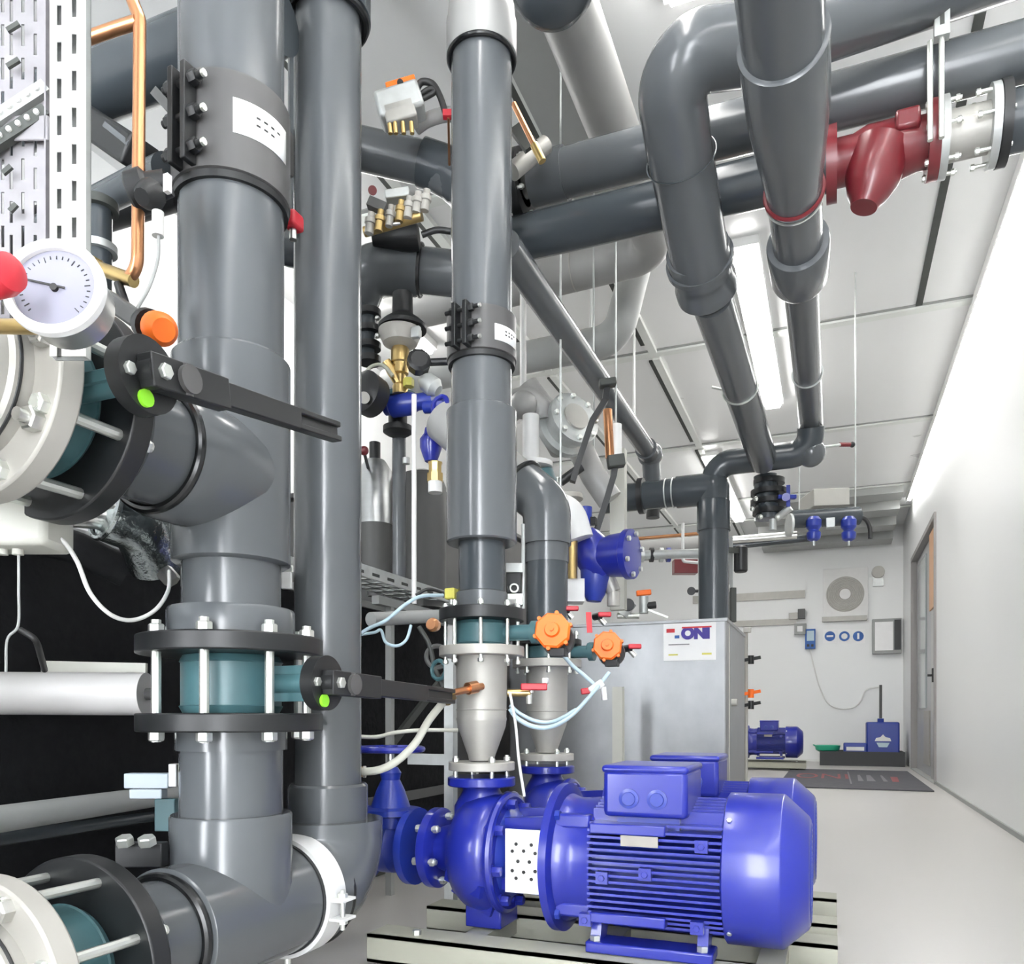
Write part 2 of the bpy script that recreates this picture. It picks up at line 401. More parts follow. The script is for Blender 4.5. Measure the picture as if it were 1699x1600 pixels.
# --- butterfly valves
def butterfly(a, b, r, stem, label, lever_to=None, nb=8, rb=.145, head=.012, group=None, hub_side=1, stem_len=.17):
    """wafer valve between points a and b, stem direction given"""
    a, b = V(a), V(b); ax = (b-a).normalized(); L = (b-a).length; c = (a+b)/2
    stem = V(stem).normalized(); side = ax.cross(stem)
    t = thing('butterfly_valve', label, 'valve', c, group)
    part(t, 'body', 'teal', MB().lathe(a, ax, [(.001, r*.93), (L*.12, r*1.0), (L*.14, r*.97), (L*.86, r*.97), (L*.88, r*1.0), (L-.001, r*.93)], 48))
    m = MB(); m.cyl(c+stem*r*.8, c+stem*(r+stem_len*.55), .02, n=20).cyl(c+stem*(r+stem_len*.5), c+stem*(r+stem_len*.62), .03, n=20)
    m.bar(c+stem*r*.9, c+stem*(r+stem_len*.5), .016, L*.6, ax)
    part(t, 'neck', 'teal', m)
    # flange studs
    _, e1, e2 = basis(ax)
    for k in range(nb):
        an = 2*PI*(k+.5)/nb; o = (e1*math.cos(an)+e2*math.sin(an))*rb
        part(t, 'stud', 'zinc', MB().stud(a+o-ax*.036, b+o+ax*.036, head))
    if lever_to is not None:
        lever_to = V(lever_to); hub = c+stem*(r+stem_len*.72)
        lv = (lever_to-hub); lv -= stem*lv.dot(stem)*0; ld = lv.normalized(); sd = ld.cross(stem).normalized()
        m = MB().cyl(hub-stem*.02, hub+stem*.006, .052, n=32).cyl(hub+stem*.006, hub+stem*.03, .024, n=24)
        h = part(t, 'notch_plate', 'black', m)
        part(t, 'position_dot', 'green', MB().cyl(hub+stem*.006+sd*.034*hub_side-ld*.014, hub+stem*.012+sd*.034*hub_side-ld*.014, .012, n=16), 'bright green position marker')
        part(t, 'hub_bolt', 'zinc', MB().hexn(hub+stem*.03, stem, .011, .01))
        part(t, 'hub_bolt', 'zinc', MB().hexn(hub+stem*.006-ld*.036, stem, .009, .008))
        m = MB(); p0 = hub+stem*.02; q0 = lever_to; mid = p0.lerp(q0, .3)
        m.bar(p0-ld*.02, mid, .046, .026, stem); m.bar(mid, p0.lerp(q0, .72), .036, .022, stem)
        g = p0.lerp(q0, .7)
        m.bar(g+sd*.013, q0+sd*.013, .010, .022, stem); m.bar(g-sd*.013, q0-sd*.013, .010, .022, stem); m.bar(g, q0, .024, .006, stem)
        part(t, 'lever', 'black', m, bev=.002)
        part(t, 'lever_pivot', 'collar', MB().cyl(p0+ld*.045-sd*.022, p0+ld*.045+sd*.022, .013, n=16).cyl(p0+ld*.045-stem*.018, p0+ld*.045+stem*.018, .02, n=18))
    return t
butterfly(PY(.795, ZU), PY(.878, ZU), .108, (1, 0, 0), 'upper left butterfly valve whose black lever crosses the thickest riser', lever_to=V((-.865, 1.275, 1.185)), head=.014)
# lower valve, vertical flow
butterfly(P1(.657), P1(.771), .098, (1, 0, 0), 'butterfly valve between black flanges at the foot of the thickest riser, lever pointing right', lever_to=V((-.865, 1.765, .70)), rb=.148, head=.0145)

# --- lower line: flange, stub, tee, horizontal pipe, elbow
t = thing('tee_pipe', 'grey tee and horizontal pipe run near the floor below the thickest riser', 'pipe', P1(.13))
part(t, 'flange', 'black', MB().ringpipe(P1(.622), P1(.657), .176, .07, 64), bev=.003)
part(t, 'stub', 'pvc', MB().lathe(P1(.44), ZA, [(0, .098), (.182, .098)], 64))
part(t, 'stub_collar', 'pvc', MB().lathe(P1(.585), ZA, [(0, .1), (0, .106), (.037, .106), (.037, .1)], 64))
m = MB().lathe(P1(ZL), ZA, [(0, .116), (.195, .116), (.2, .113), (.2, .1)], 64)
m.lathe(PY(1.10, ZL), YA, [(-.004, .113), (0, .119), (.34, .119), (.344, .113)], 64)
part(t, 'tee', 'pvc', m)
part(t, 'pipe', 'pvc', MB().cyl(PY(.985, ZL), PY(1.5, ZL), .1, n=56))
part(t, 'seal_ring', 'black_gloss', MB().torus(PY(1.09, ZL), YA, .104, .010, 56))
part(t, 'stub_end', 'pvc', MB().lathe(PY(.945, ZL), YA, [(0,.128),(.03,.128),(.055,.112),(.055,.1)], 56))
part(t, 'flange', 'black', MB().ringpipe(PY(.91, ZL), PY(.945, ZL), .17, .07, 64), 'black end flange', bev=.003)

butterfly(PY(.80, ZL), PY(.91, ZL), .10, (.5, .2, -.8), 'lowest left butterfly valve behind the cream flange near the floor', rb=.145, head=.013)

# --- steel pump bodies at the left edge
def steel_inlet(z, label, ang):
    t = thing('steel_pump_inlet', label, 'pump', PY(.70, z))
    part(t, 'flange', 'flange_cream', MB().ringpipe(PY(.757, z), PY(.795, z), .166, .06, 72), bev=.004)
    m = MB().lathe(PY(.35, z), YA, [(0, .13), (.30, .13), (.33, .115), (.345, .108), (.355, .112), (.375, .112), (.38, .118), (.407, .118)], 64)
    part(t, 'body', 'castgrey', m)
    part(t, 'groove_ring', 'black', MB().torus(PY(.738, z), YA, .1165, .0035, 56))
    zb = .005 if z < .5 else ZL+.132
    part(t, 'support_leg', 'castgrey', MB().cyl(PY(.42, zb), PY(.42, z-.12), .03, n=20))
    return t
t = steel_inlet(ZU, 'cast steel inlet with broad cream flange under the pressure gauge', 0)
for a in (-.25, .55, 1.35, -1.05): 
    q = PY(.757, ZU)+V((math.cos(a), 0, -math.sin(a)))*.143
    part(t, 'bolt', 'steel', MB().hexn(q, -YA, .017, .018).cyl(q-YA*.018, q-YA*.03, .009, n=12))
t = steel_inlet(ZL, 'cast steel inlet with cream flange cut off by the bottom left corner', 1)
for a in (-.35, -1.1): 
    q = PY(.757, ZL)+V((math.cos(a), 0, -math.sin(a)))*.143
    part(t, 'bolt', 'steel', MB().hexn(q, -YA, .017, .018).cyl(q-YA*.018, q-YA*.03, .009, n=12))

# --- pressure gauge
gc = at(92, 480, .86); gx = (V((0,0,CH+.15))-gc); gx = V((.42, -.90, .1)).normalized()
t = thing('pressure_gauge', 'round pressure gauge with grey dial beside a red knob', 'gauge', gc-gx*.05)
g0, ga, gb = basis(gx)
part(t, 'case', 'steel', MB().lathe(gc-gx*.045, gx, [(0, .040), (.006, .046), (.030, .047), (.045, .050)], 56))
part(t, 'bezel', 'white', MB().ringpipe(gc-gx*.004, gc+gx*.008, .0535, .0435, 64), bev=.002)
dl = part(t, 'dial', 'dial', MB().cyl(gc-gx*.001, gc+gx*.001, .0437, n=56))
m = MB()
for k in range(27):
    a = math.radians(-135+270*k/26+90); L = .006 if k % 5 == 0 else .0035
    dv = ga*math.cos(a)+gb*math.sin(a)
    m.bar(gc+gx*.0014+dv*(.037-L), gc+gx*.0014+dv*.037, .0009, .0006, gx)
part(dl, 'scale_marks', 'cable_black', m)
m = MB().bar(gc+gx*.003+ga*.011, gc+gx*.003-ga*.028+gb*.008, .002, .001, gx); m.cyl(gc+gx*.001, gc+gx*.005, .004, n=14)
part(t, 'needle', 'cable_black', m)
part(t, 'stem', 'brass', MB().tube([gc-gx*.03, gc-gx*.07, V((-.985,.665,1.13))], .009, .02, n=14))
rk = at(4, 455, .80)
t = thing('shutoff_tap', 'red round knob at the left edge next to the gauge', 'tap', rk)
part(t, 'grip', 'red', MB().lathe(rk, XA, [(-.03,.012),(-.03,.02),(0,.021),(.012,.018),(.016,.01)], 24))
part(t, 'stem', 'brass', MB().cyl(rk-XA*.20, rk-XA*.03, .006, n=12))

# --- thinner second riser with sockets and big elbow
t = thing('riser_pipe', 'smooth grey riser with one bright streak, second from the left', 'pipe', P2(.4))
part(t, 'pipe', 'pvc', MB().cyl(P2(.42), P2(H-.002), .078, n=64))
part(t, 'upper_socket', 'pvc_dark', MB().lathe(P2(2.30), ZA, [(0, .078), (0, .1), (.35, .1), (.36, .08)], 64))
part(t, 'seal_ring', 'black_gloss', MB().torus(P2(2.296), ZA, .088, .010, 56))
part(t, 'lower_socket', 'pvc', MB().lathe(P2(.40), ZA, [(0, .093), (.088, .093), (.094, .088), (.094, .078)], 64))
m = MB().tube([PY(1.46, ZL), PY(P2Y, ZL), P2(.41)], .128, .12, n=48)
m.lathe(P2(.405), ZA, [(-.02, .127), (.004, .0935)], 48)
part(t, 'elbow', 'pvc', m)
part(t, 'seal_ring', 'black_gloss', MB().torus(PY(1.515, ZL), YA, .122, .008, 56))

# --- white ring clamp at the bottom
cy = 1.445
t = thing('pipe_clamp', 'wide shiny white steel clamp with bolts around the low horizontal pipe', 'clamp', PY(cy, .12))
part(t, 'band', 'white', MB().ringpipe(PY(cy-.03, ZL), PY(cy+.03, ZL), .131, .122, 64))
part(t, 'rubber_lining', 'black', MB().ringpipe(PY(cy-.038, ZL), PY(cy+.038, ZL), .122, .1175, 64))
q = PY(cy, ZL)+V((math.cos(-.12), 0, math.sin(-.12)))*.143
for s in (1, -1):
    part(t, 'lug', 'white', MB().cbox(q+ZA*s*.020, .034, .05, .006), bev=.001)
part(t, 'bolt', 'zinc', MB().cyl(q-ZA*.045, q+ZA*.04, .005, n=12).hexn(q+ZA*.023, ZA, .011, .010).hexn(q-ZA*.023, -ZA, .011, .010))
q2 = PY(cy, ZL)-ZA*.132
part(t, 'foot', 'zinc', MB().cyl(q2, q2-ZA*.125, .008, n=14).cyl((q2.x, q2.y, .0), (q2.x, q2.y, .008), .04, n=24))

# ============================================================ RISERS OVER THE TWO PUMPS
RX = -.867; YP1, YP2 = 1.95, 2.475
def R1(z): return V((RX, YP1, z))
def R2(z): return V((RX, YP2, z))
dr1, dr2 = 2.132, 2.62
z1 = lambda v: zv(v, dr1)
z2 = lambda v: zv(v, dr2)
t = thing('riser_pipe', 'grey riser with bright streak and sleeve standing over the nearer blue pump', 'pipe', R1(z1(1030)))
part(t, 'pipe', 'pvc', MB().cyl(R1(z1(700)), R1(z1(60)), .0805, n=64))
part(t, 'sleeve', 'pvc', MB().lathe(R1(z1(903)), ZA, [(0,.06),(0,.090),(.004,.0935),(z1(684)-z1(903)-.004,.0935),(z1(684)-z1(903),.090),(z1(684)-z1(903),.07)], 64))
part(t, 'lower_pipe', 'pvc_dark', MB().cyl(R1(z1(1000)), R1(z1(898)), .062, n=56))
part(t, 'lower_socket', 'pvc', MB().lathe(R1(z1(1008)), ZA, [(0,.062),(0,.069),(z1(985)-z1(1008),.069),(z1(985)-z1(1008)+.004,.062)], 56))
part(t, 'upper_socket', 'pvc_light', MB().lathe(R1(z1(98)), ZA, [(0,.0805),(0,.0935),(.09,.0935),(.10,.09),(.19,.083),(.22,.07)], 64))
part(t, 'seal_ring', 'black_gloss', MB().torus(R1(z1(100)), ZA, .0865, .007, 56))
zt = z1(20)
part(t, 'top_cone', 'pvc_dark', MB().lathe(R1(zt+.03), ZA, [(0,.075),(.10,.098),(.3,.105),(H-zt-.032,.105)], 40))
part(t, 'flange', 'black', MB().ringpipe(R1(z1(1032)), R1(z1(1012)), .113, .05, 56), bev=.002)
coupling((RX, YP1), .0805, z1(604), z1(530), 'smaller black bolted coupling with white sticker on the riser over the nearer pump', .010, math.radians(264), 3, (math.radians(-45), math.radians(10), z1(588), z1(562)))

# big dark bend hanging from the top edge
p = at(917, 0, 2.0)
t = thing('hanging_pipe_end', 'dark rounded pipe end hanging down at the top edge right of the middle riser', 'pipe', p-ZA*.1)
zc = 2.44
part(t, 'end_bend', 'pvc_dark', MB().lathe((p.x, p.y, zc-.035), V((0,0,1)), [(0,.02),(.004,.045),(.018,.075),(.05,.10),(.10,.114),(.13,.117),(H-zc,.117)], 44))

def gate_flanged_reducer(Rf, zf, label, yel=False):
    """valve, cream flanges and cast reducer standing on a pump outlet"""
    z = zf
    t = thing('flanged_reducer', label, 'pipe fitting', Rf(z(1272)), 'tapered steel outlets on the pumps')
    part(t, 'top_flange', 'flange_cream', MB().ringpipe(Rf(z(1090)), Rf(z(1074)), .113, .05, 56), bev=.002)
    a, b = z(1262), z(1088)
    L = b-a
    part(t, 'cone', 'castgrey', MB().lathe(Rf(a), ZA, [(0,.034),(.012,.036),(.09,.064),(.105,.066),(.11,.0675),(.115,.066),(L-.02,.068),(L,.072)], 56))
    part(t, 'weld_seam', 'castgrey', MB().torus(Rf(a+.135), ZA, .0665, .0018, 56, 6))
    part(t, 'bottom_flange', 'flange_cream', MB().ringpipe(Rf(z(1278)), Rf(z(1264)), .088, .03, 48), bev=.002)
    for k in range(4):
        a_ = PI/4+PI/2*k; o = V((math.cos(a_), math.sin(a_), 0))*.073
        part(t, 'stud', 'zinc', MB().stud(Rf(z(1292))+o, Rf(z(1263))+o, .009))
    return t
gate_flanged_reducer(R1, z1, 'tapered cast steel outlet piece with cream flanges on the nearer pump')
butterfly(R1(z1(1074)), R1(z1(1032)), .074, (1, 0, 0), 'blue-green valve below the middle riser carrying the larger orange dial', nb=8, rb=.096, head=.008, stem_len=.14)
butterfly(R1(z1(1074)), R1(z1(1032)), .074, (1, 0, 0), 'x', nb=0) if 0 else None

# second riser with elbow to the left-up
t = thing('riser_pipe', 'shorter grey riser with elbow standing over the farther blue pump', 'pipe', R2(z2(1060)))
zb = z2(838); U = V((-.72, .12, .62)).normalized()
part(t, 'elbow', 'pvc', MB().tube([R2(z2(905)), R2(zb), R2(zb)+U*.12], .079, .10, n=40))
part(t, 'branch', 'pvc_light', MB().cyl(R2(zb)+U*.11, R2(zb)+U*.55, .074, n=40))
part(t, 'seal_ring', 'black_gloss', MB().torus(R2(zb)+U*.125, U, .079, .009, 40))
part(t, 'pipe', 'pvc_dark', MB().cyl(R2(z2(1070)), R2(z2(890)), .068, n=48))
part(t, 'collar', 'pvc', MB().cyl(R2(z2(935)), R2(z2(885)), .071, n=48))
part(t, 'flange', 'black', MB().ringpipe(R2(z2(1072)+.0), R2(z2(1072)+.018), .113, .05, 48), bev=.002)
zz2 = lambda v: z2(1190) + (z1(v)-z1(1190)) 
gate_flanged_reducer(R2, zz2, 'tapered cast steel outlet piece with cream flanges on the farther pump')
butterfly(R2(zz2(1074)), R2(z2(1072)), .074, (1, 0, 0), 'blue-green valve of the farther riser carrying the smaller orange dial', nb=8, rb=.096, head=.008, stem_len=.14)

# orange dials and their levers
def orange_dial(c, r, label):
    t = thing('valve_dial', label, 'valve dial', V(c)+V((0,.03,-r)))
    c = V(c); ax = V((0.2,-1,.12)).normalized()
    part(t, 'dial', 'orange', MB().lathe(c-ax*.012, ax, [(0, r*.92), (.004, r), (.018, r), (.024, r*.9)], 8, ph=.3).lathe(c+ax*.012, ax, [(0, r*.42), (.010, r*.36)], 20))
    for k in range(6):
        an = 2*PI*k/6+.3; _, a, b = basis(ax); q = c+(a*math.cos(an)+b*math.sin(an))*r*.98
        part(t, 'grip_lug', 'orange', MB().cyl(q-ax*.01, q+ax*.008, r*.11, n=12))
    part(t, 'dark_plate', 'black', MB().cyl(c+V((.006,.02,-r*.45)), c+V((.006,.034,-r*.45)), r*.9, n=24))
    part(t, 'black_stop', 'black', MB().cbox(c+V((.012,.01,-r*1.15)), r*.85, .03, r*.45), bev=.002)
    part(t, 'stem', 'teal', MB().cyl(c+V((-.075,.045,0)), c+V((0,.03,0)), .016, n=18).cyl(c+V((0,.04,0)), c-ax*.01, .012, n=14))
    part(t, 'centre_screw', 'orange', MB().cyl(c+ax*.02, c+ax*.027, r*.12, n=12))
    return t
orange_dial(atY(917, 1047, YP1-.05), .047, 'larger orange dial knob beside the middle riser')
orange_dial(atY(1008, 1072, YP2-.05), .047, 'smaller looking orange dial knob, right of the larger one, before the steel tank')
# ============================================================ PUMPS
def pump(x0, y0, za, s, label, with_guard=True, box_back=False):
    T = lambda x, y, z: V((x0+x*s, y0+y*s, za+z*s))
    O = lambda x: T(x, 0, 0)
    t = thing('pump', label, 'pump', T(.2, 0, -.19), 'blue electric pumps')
    P = lambda n, m, mb, l=None, bev=0: part(t, n, m, mb, l, bev)
    # suction flange
    P('suction_flange', 'blue', MB().lathe(O(-.145), XA, [(0,.102*s),(.004*s,.108*s),(.026*s,.108*s),(.03*s,.10*s),(.03*s,.06*s)], 44))
    m = MB()
    for k in range(6):
        a = 2*PI*k/6+.3
        m = MB().stud(T(-.15, math.cos(a)*.086, math.sin(a)*.086), T(-.11, math.cos(a)*.086, math.sin(a)*.086), .011*s)
        P('bolt', 'zinc', m)
    # volute casing (spiral) with ribs
    prof = [(0,.058),(.03,.066),(.055,.09),(.075,.128),(.10,.148),(.135,.156),(.165,.155),(.19,.142),(.205,.118)]
    cas = P('volute_casing', 'blue', MB().lathe(O(-.117), XA, [(a*s, r*s) for a, r in prof], 48))
    P('outlet_neck', 'blue', MB().lathe(T(0,0,.03), ZA, [(0,.075*s),(.09*s,.072*s),(.13*s,.05*s),(.165*s,.048*s)], 36))
    P('outlet_flange', 'blue', MB().lathe(T(0,0,.172), ZA, [(0,.086*s),(.003*s,.09*s),(.022*s,.09*s),(.025*s,.086*s)], 44))
    m = MB().torus(O(.078), XA, .146*s, .012*s, 48, 8)
    m.torus(O(-.012), XA, .138*s, .008*s, 48, 8)
    P('casing_rim', 'blue', m)
    for k in range(8):
        a = 2*PI*k/8+.2; q = T(.09, math.cos(a)*.132, math.sin(a)*.132)
        P('casing_bolt', 'blue', MB().hexn(q, XA, .014*s, .02*s).cyl(q-XA*.03*s, q, .016*s, n=12))
    for a in (-2.6, -2.0, -1.2):
        q0, q1 = T(-.06, math.cos(a)*.10, math.sin(a)*.10), T(.06, math.cos(a)*.158, math.sin(a)*.158)
        P('casing_rib', 'blue', MB().bar(q0, q1, .014*s, .03*s))
    P('casing_foot', 'blue', MB().box(T(-.02,-.06,-.190), T(.08,.06,-.13)), bev=.004*s)
    # lantern
    P('lantern', 'blue_dark', MB().lathe(O(.088), XA, [(0,.118*s),(.02*s,.10*s),(.03*s,.078*s),(.12*s,.078*s),(.137*s,.12*s)], 36))
    for k, a in enumerate((-2.5, -.6, 1.2, 2.2)):
        P('lantern_arm', 'blue', MB().bar(T(.098, math.cos(a)*.105, math.sin(a)*.105), T(.225, math.cos(a)*.115, math.sin(a)*.115), .024*s, .03*s))
    if with_guard:
        g = P('guard_plate', 'perf_white', MB().ringpipe(T(.075,0,0), T(.157,0,0), .111*s, .108*s, 48) if 0 else MB().add(
            [T(x, math.cos(a)*r, math.sin(a)*r) for x in (.07,.160) for r in (.108,.112) for a in [math.radians(180-42+84*i/12) for i in range(13)]][:0] or
            [T(x, -.115-.0*abs(zz), zz) for x, zz in ((.115,-.078),(.213,-.078),(.213,.078),(.115,.078))]+[T(x, -.109, zz) for x, zz in ((.115,-.078),(.213,-.078),(.213,.078),(.115,.078))],
            [(0,1,2,3),(7,6,5,4),(0,4,5,1),(1,5,6,2),(2,6,7,3),(3,7,4,0)]), 'white perforated guard plate')
        m = MB()
        dots = [(.095,.042),(.135,.042),(.085,.024),(.115,.026),(.145,.022),(.10,.0),(.13,0),(.085,-.024),(.115,-.026),(.145,-.022),(.095,-.042),(.135,-.042)]
        for x, z in dots: m.cyl(T(x+.049,-.1165,z), T(x+.049,-.114,z), .0046*s, n=8)
        part(g, 'guard_holes', 'cable_black', m, kind=None)
    # motor flange and drive-end shield
    P('motor_flange', 'blue', MB().lathe(O(.222), XA, [(0,.165*s),(.003*s,.186*s),(.022*s,.186*s),(.026*s,.17*s),(.03*s,.145*s)], 56))
    P('end_shield', 'blue', MB().lathe(O(.25), XA, [(0,.16*s),(.02*s,.152*s),(.05*s,.15*s),(.09*s,.155*s)], 48))
    for k in range(4):
        a = PI/4+PI/2*k
        q = (math.cos(a)*.15, math.sin(a)*.15)
        P('shield_lug', 'blue', MB().bar(T(.245,*q), T(.335,*q), .036*s, .034*s), bev=.006*s)
        q = (math.cos(a)*.168, math.sin(a)*.168)
        P('flange_bolt', 'blue_dark', MB().hexn(T(.248,*q), XA, .013*s, .012*s))
    # finned stator: core and fins
    P('stator', 'blue_dark', MB().lathe(O(.335), XA, [(0,.128*s),(.31*s,.128*s)], 48))
    m = MB()
    for sgn in (-1, 1):
        for i in range(17):
            z = -.128+.256*i/16*.92
            y0_ = math.sqrt(max(0, .124**2-z*z)) if abs(z) < .124 else 0
            ye = .160 if abs(z) < .09 else .160-(abs(z)-.09)*1.1
            m.box(T(.338, min(sgn*y0_, sgn*ye), z-.0028), T(.643, max(sgn*y0_, sgn*ye), z+.0028))
    for i in range(11):
        y = -.10+.20*i/10
        m.box(T(.338, y-.0028, .09), T(.643, y+.0028, .163-abs(y)*.25))
    P('cooling_fins', 'blue', m, kind=None) if 0 else part(t, 'cooling_fins', 'blue', m)
    for zz in (-.108, .098):
        P('stator_rail', 'blue', MB().box(T(.345,-.165,zz-.012), T(.52,-.12,zz+.012)), bev=.003*s)
    for x, z in ((.375, -.015), (.475, .0), (.60, .07), (.59, -.11), (.335, -.115)):
        P('stator_boss', 'blue', MB().cbox(T(x,-.158,z), .028*s, .02*s, .028*s).hexn(T(x,-.168,z), -YA, .008*s, .006*s))
    P('name_plate', 'skid_dirt', MB().box(T(.42,-.169,.062), T(.505,-.164,.086)), 'small dark rating plate')
    # feet
    f = P('foot', 'blue', MB().box(T(.335,-.165,-.190), T(.625,-.085,-.165)), bev=.004*s)
    P('foot', 'blue', MB().box(T(.335,.085,-.190), T(.625,.165,-.165)), bev=.004*s)
    for x in (.355, .60):
        P('foot_web', 'blue', MB().prism([T(x-.012,-.15,-.166),T(x-.012,-.09,-.166),T(x-.012,-.07,-.125),T(x-.012,-.12,-.085)], (.024*s,0,0)))
        P('foot_bolt', 'zinc', MB().hexn(T(x,-.145,-.165), ZA, .013*s, .012*s))
    # terminal box
    b = P('terminal_box', 'blue', MB().box(T(.373,-.15,.125), T(.567,.06,.235)), bev=.012*s)
    part(b, 'box_lid', 'blue', MB().box(T(.370,-.153,.226), T(.570,.063,.244)), bev=.008*s)
    part(b, 'box_collar', 'blue_dark', MB().box(T(.40,-.12,.09), T(.545,.05,.128)))
    for x in (.435, .50):
        part(b, 'cable_plug', 'blue_dark', MB().lathe(T(x,-.150,.168), -YA, [(0,.023*s),(.004*s,.023*s),(.005*s,.016*s),(.008*s,.015*s)], 20))
    # fan cover
    P('fan_cover', 'blue', MB().lathe(O(.64), XA, [(0,.170*s),(.004*s,.176*s),(.122*s,.177*s),(.127*s,.175*s),(.178*s,.128*s),(.182*s,.12*s)], 8*6))
    m = MB()
    for i in range(8): m.torus(O(.8225), XA, (.02+.013*i)*s, .0022*s, 32, 6)
    P('fan_grille', 'blue_dark', m)
    for k in range(4):
        a = PI/4+PI/2*k
        P('cover_screw', 'zinc', MB().hexn(T(.655, math.cos(a)*.1765, math.sin(a)*.1765), V((0, math.cos(a), math.sin(a))), .006*s, .004*s))
    return t
ZAX = .295
pump(RX, YP1, ZAX, 1, 'nearest and largest looking blue pump with finned motor and white perforated guard')
pump(RX, YP2, ZAX, 1, 'second blue pump, mostly hidden directly behind the nearest one')
pump(-1.24, 10.45, .34, 1.1, 'small looking blue pump at the back wall beside the steel tank')

def skid(x0, x1, y, w, label, h0=.033, h1=.103, foot=True, grp='beige pump base frames'):
    t = thing('pump_base_frame', label, 'base frame', ((x0+x1)/2, y, 0), grp)
    for sgn in (-1, 1):
        yc = y+sgn*w
        m = MB().box((x0, yc-.05, h1-.008), (x1, yc+.05, h1)).box((x0, yc-.05, h0), (x1, yc-.042, h1)).box((x0, yc-.05, h0), (x1, yc+.05, h0+.008))
        part(t, 'rail', 'beige', m)
        for x in (x0+.12, x1-.1):
            part(t, 'levelling_foot', 'cable_black', MB().cyl((x, yc, 0), (x, yc, .012), .03, n=20).cyl((x, yc, .012), (x, yc, h0), .01, n=12))
            part(t, 'anchor_bolt', 'zinc', MB().hexn((x, yc-.01, h1), ZA, .012, .012))
    for x in (x0+.25, (x0+x1)/2+.02, x1-.14):
        part(t, 'cross_beam', 'beige', MB().box((x-.03, y-w+.05, h0+.02), (x+.03, y+w-.05, h1-.004)))
    return t
skid(-1.09, .012, YP1, .16, 'beige steel base rails under the nearest blue pump')
skid(-1.09, .012, YP2, .16, 'beige steel base rails under the second blue pump')
skid(-1.4, -.30, 10.45, .16, 'beige steel base rails under the far pump at the back wall', .02, .105)

# blue gate valve with hand wheel on the suction side
def gate_valve(c, s, label, wheel_z, grp=None, ax=XA):
    c = V(c); t = thing('gate_valve', label, 'valve', c-ZA*.11*s, grp)
    part(t, 'body', 'blue_dark', MB().lathe(c-ax*.07*s, ax, [(0,.06*s),(.03*s,.06*s),(.05*s,.078*s),(.09*s,.078*s),(.11*s,.06*s),(.14*s,.06*s)], 32))
    part(t, 'flange', 'blue_dark', MB().lathe(c-ax*.088*s, ax, [(0,.105*s),(.02*s,.105*s)], 36))
    part(t, 'flange', 'blue_dark', MB().lathe(c+ax*.068*s, ax, [(0,.105*s),(.02*s,.105*s)], 36))
    for k in range(6):
        a = 2*PI*k/6+.5; _, e1, e2 = basis(ax); o = (e1*math.cos(a)+e2*math.sin(a))*.086*s
        part(t, 'bolt', 'zinc', MB().hexn(c-ax*.088*s+o, -ax, .011*s, .011*s).cyl(c-ax*.10*s+o, c-ax*.06*s+o, .006*s, n=10))
    m = MB().lathe(c+ZA*.05*s, ZA, [(0,.062*s),(.03*s,.062*s),(.035*s,.085*s),(.05*s,.085*s),(.055*s,.055*s),(.10*s,.04*s),(.13*s,.026*s),(.15*s,.03*s),(.165*s,.02*s)], 32)
    part(t, 'bonnet', 'blue_dark', m)
    part(t, 'stem', 'steel', MB().cyl(c+ZA*.2*s, c+ZA*(wheel_z*s+.012), .008*s, n=12))
    m = MB().torus(c+ZA*wheel_z*s, ZA, .088*s, .009*s, 40, 8).cyl(c+ZA*(wheel_z*s-.012), c+ZA*(wheel_z*s+.012), .02*s, n=16)
    for k in range(3):
        a = 2*PI*k/3+.4; m.cyl(c+ZA*wheel_z*s, c+ZA*wheel_z*s+V((math.cos(a), math.sin(a), 0))*.086*s, .006*s, n=8)
    part(t, 'hand_wheel', 'blue', m)
    return t
gate_valve((-1.145, YP1, ZAX), 1, 'dark blue gate valve with flat hand wheel left of the nearest blue pump', .265)
m = MB().cyl((-1.3, YP1, .0), (-1.3, YP1, .0), .01)
t = thing('suction_pipe', 'dark pipe stub feeding the blue gate valve beside the nearest pump', 'pipe', (-1.42, YP1, .2))
part(t, 'flange', 'galv', MB().cyl((-1.258, YP1, ZAX), (-1.235, YP1, ZAX), .107))
part(t, 'pipe', 'pvc_dark', MB().tube([(-1.25, YP1, ZAX), (-1.55, YP1, ZAX), (-1.55, YP1, .002)], .07, .1))

# ============================================================ PIPES UNDER THE CEILING
def pipe(name, label, pts, r, m='pvc', bend=.15, extra=None, cat='pipe', n=40):
    pts = [V(p) for p in pts]; c = sum(pts, V((0,0,0)))/len(pts)
    c = V((c.x, c.y, min(p.z for p in pts)-r))
    t = thing(name, label, cat, c)
    part(t, 'pipe', m, MB().tube(pts, r, bend, n))
    for e in (extra or []):
        part(t, *e)
    return t
ME = 4.5            # depth of the cross header at the tank
# pipe E: nearer one of the two receding pipes, runs along X = -.11
EX, EZ = -.105, 2.20
ye = lambda v: (EZ-CH)*F/(1190-v)
E = lambda Y: V((EX, Y, EZ))
t = pipe('overhead_pipe', 'straight receding grey pipe right of the long ceiling lamp, widest near the top edge', [E(2.75), E(ME+.02)], .061)
part(t, 'wide_section', 'pvc', MB().lathe(E(1.2), YA, [(0,.092),(.74,.092),(1.25,.078),(1.60,.078)], 48))
part(t, 'upper_socket', 'pvc', MB().lathe(E(1.93), YA, [(0,.095),(.003,.103),(.24,.102),(.40,.090),(.54,.079)], 48))
part(t, 'reducer', 'pvc', MB().lathe(E(2.78), YA, [(-.01,.078),(-.008,.096),(0,.099),(.20,.097),(.235,.085),(.245,.064)], 48))
part(t, 'hanger_ring', 'zinc', MB().torus(E(2.53), YA, .081, .004, 48, 6))
part(t, 'hanger_ring', 'maroon', MB().torus(E(2.50), YA, .082, .006, 48, 6))
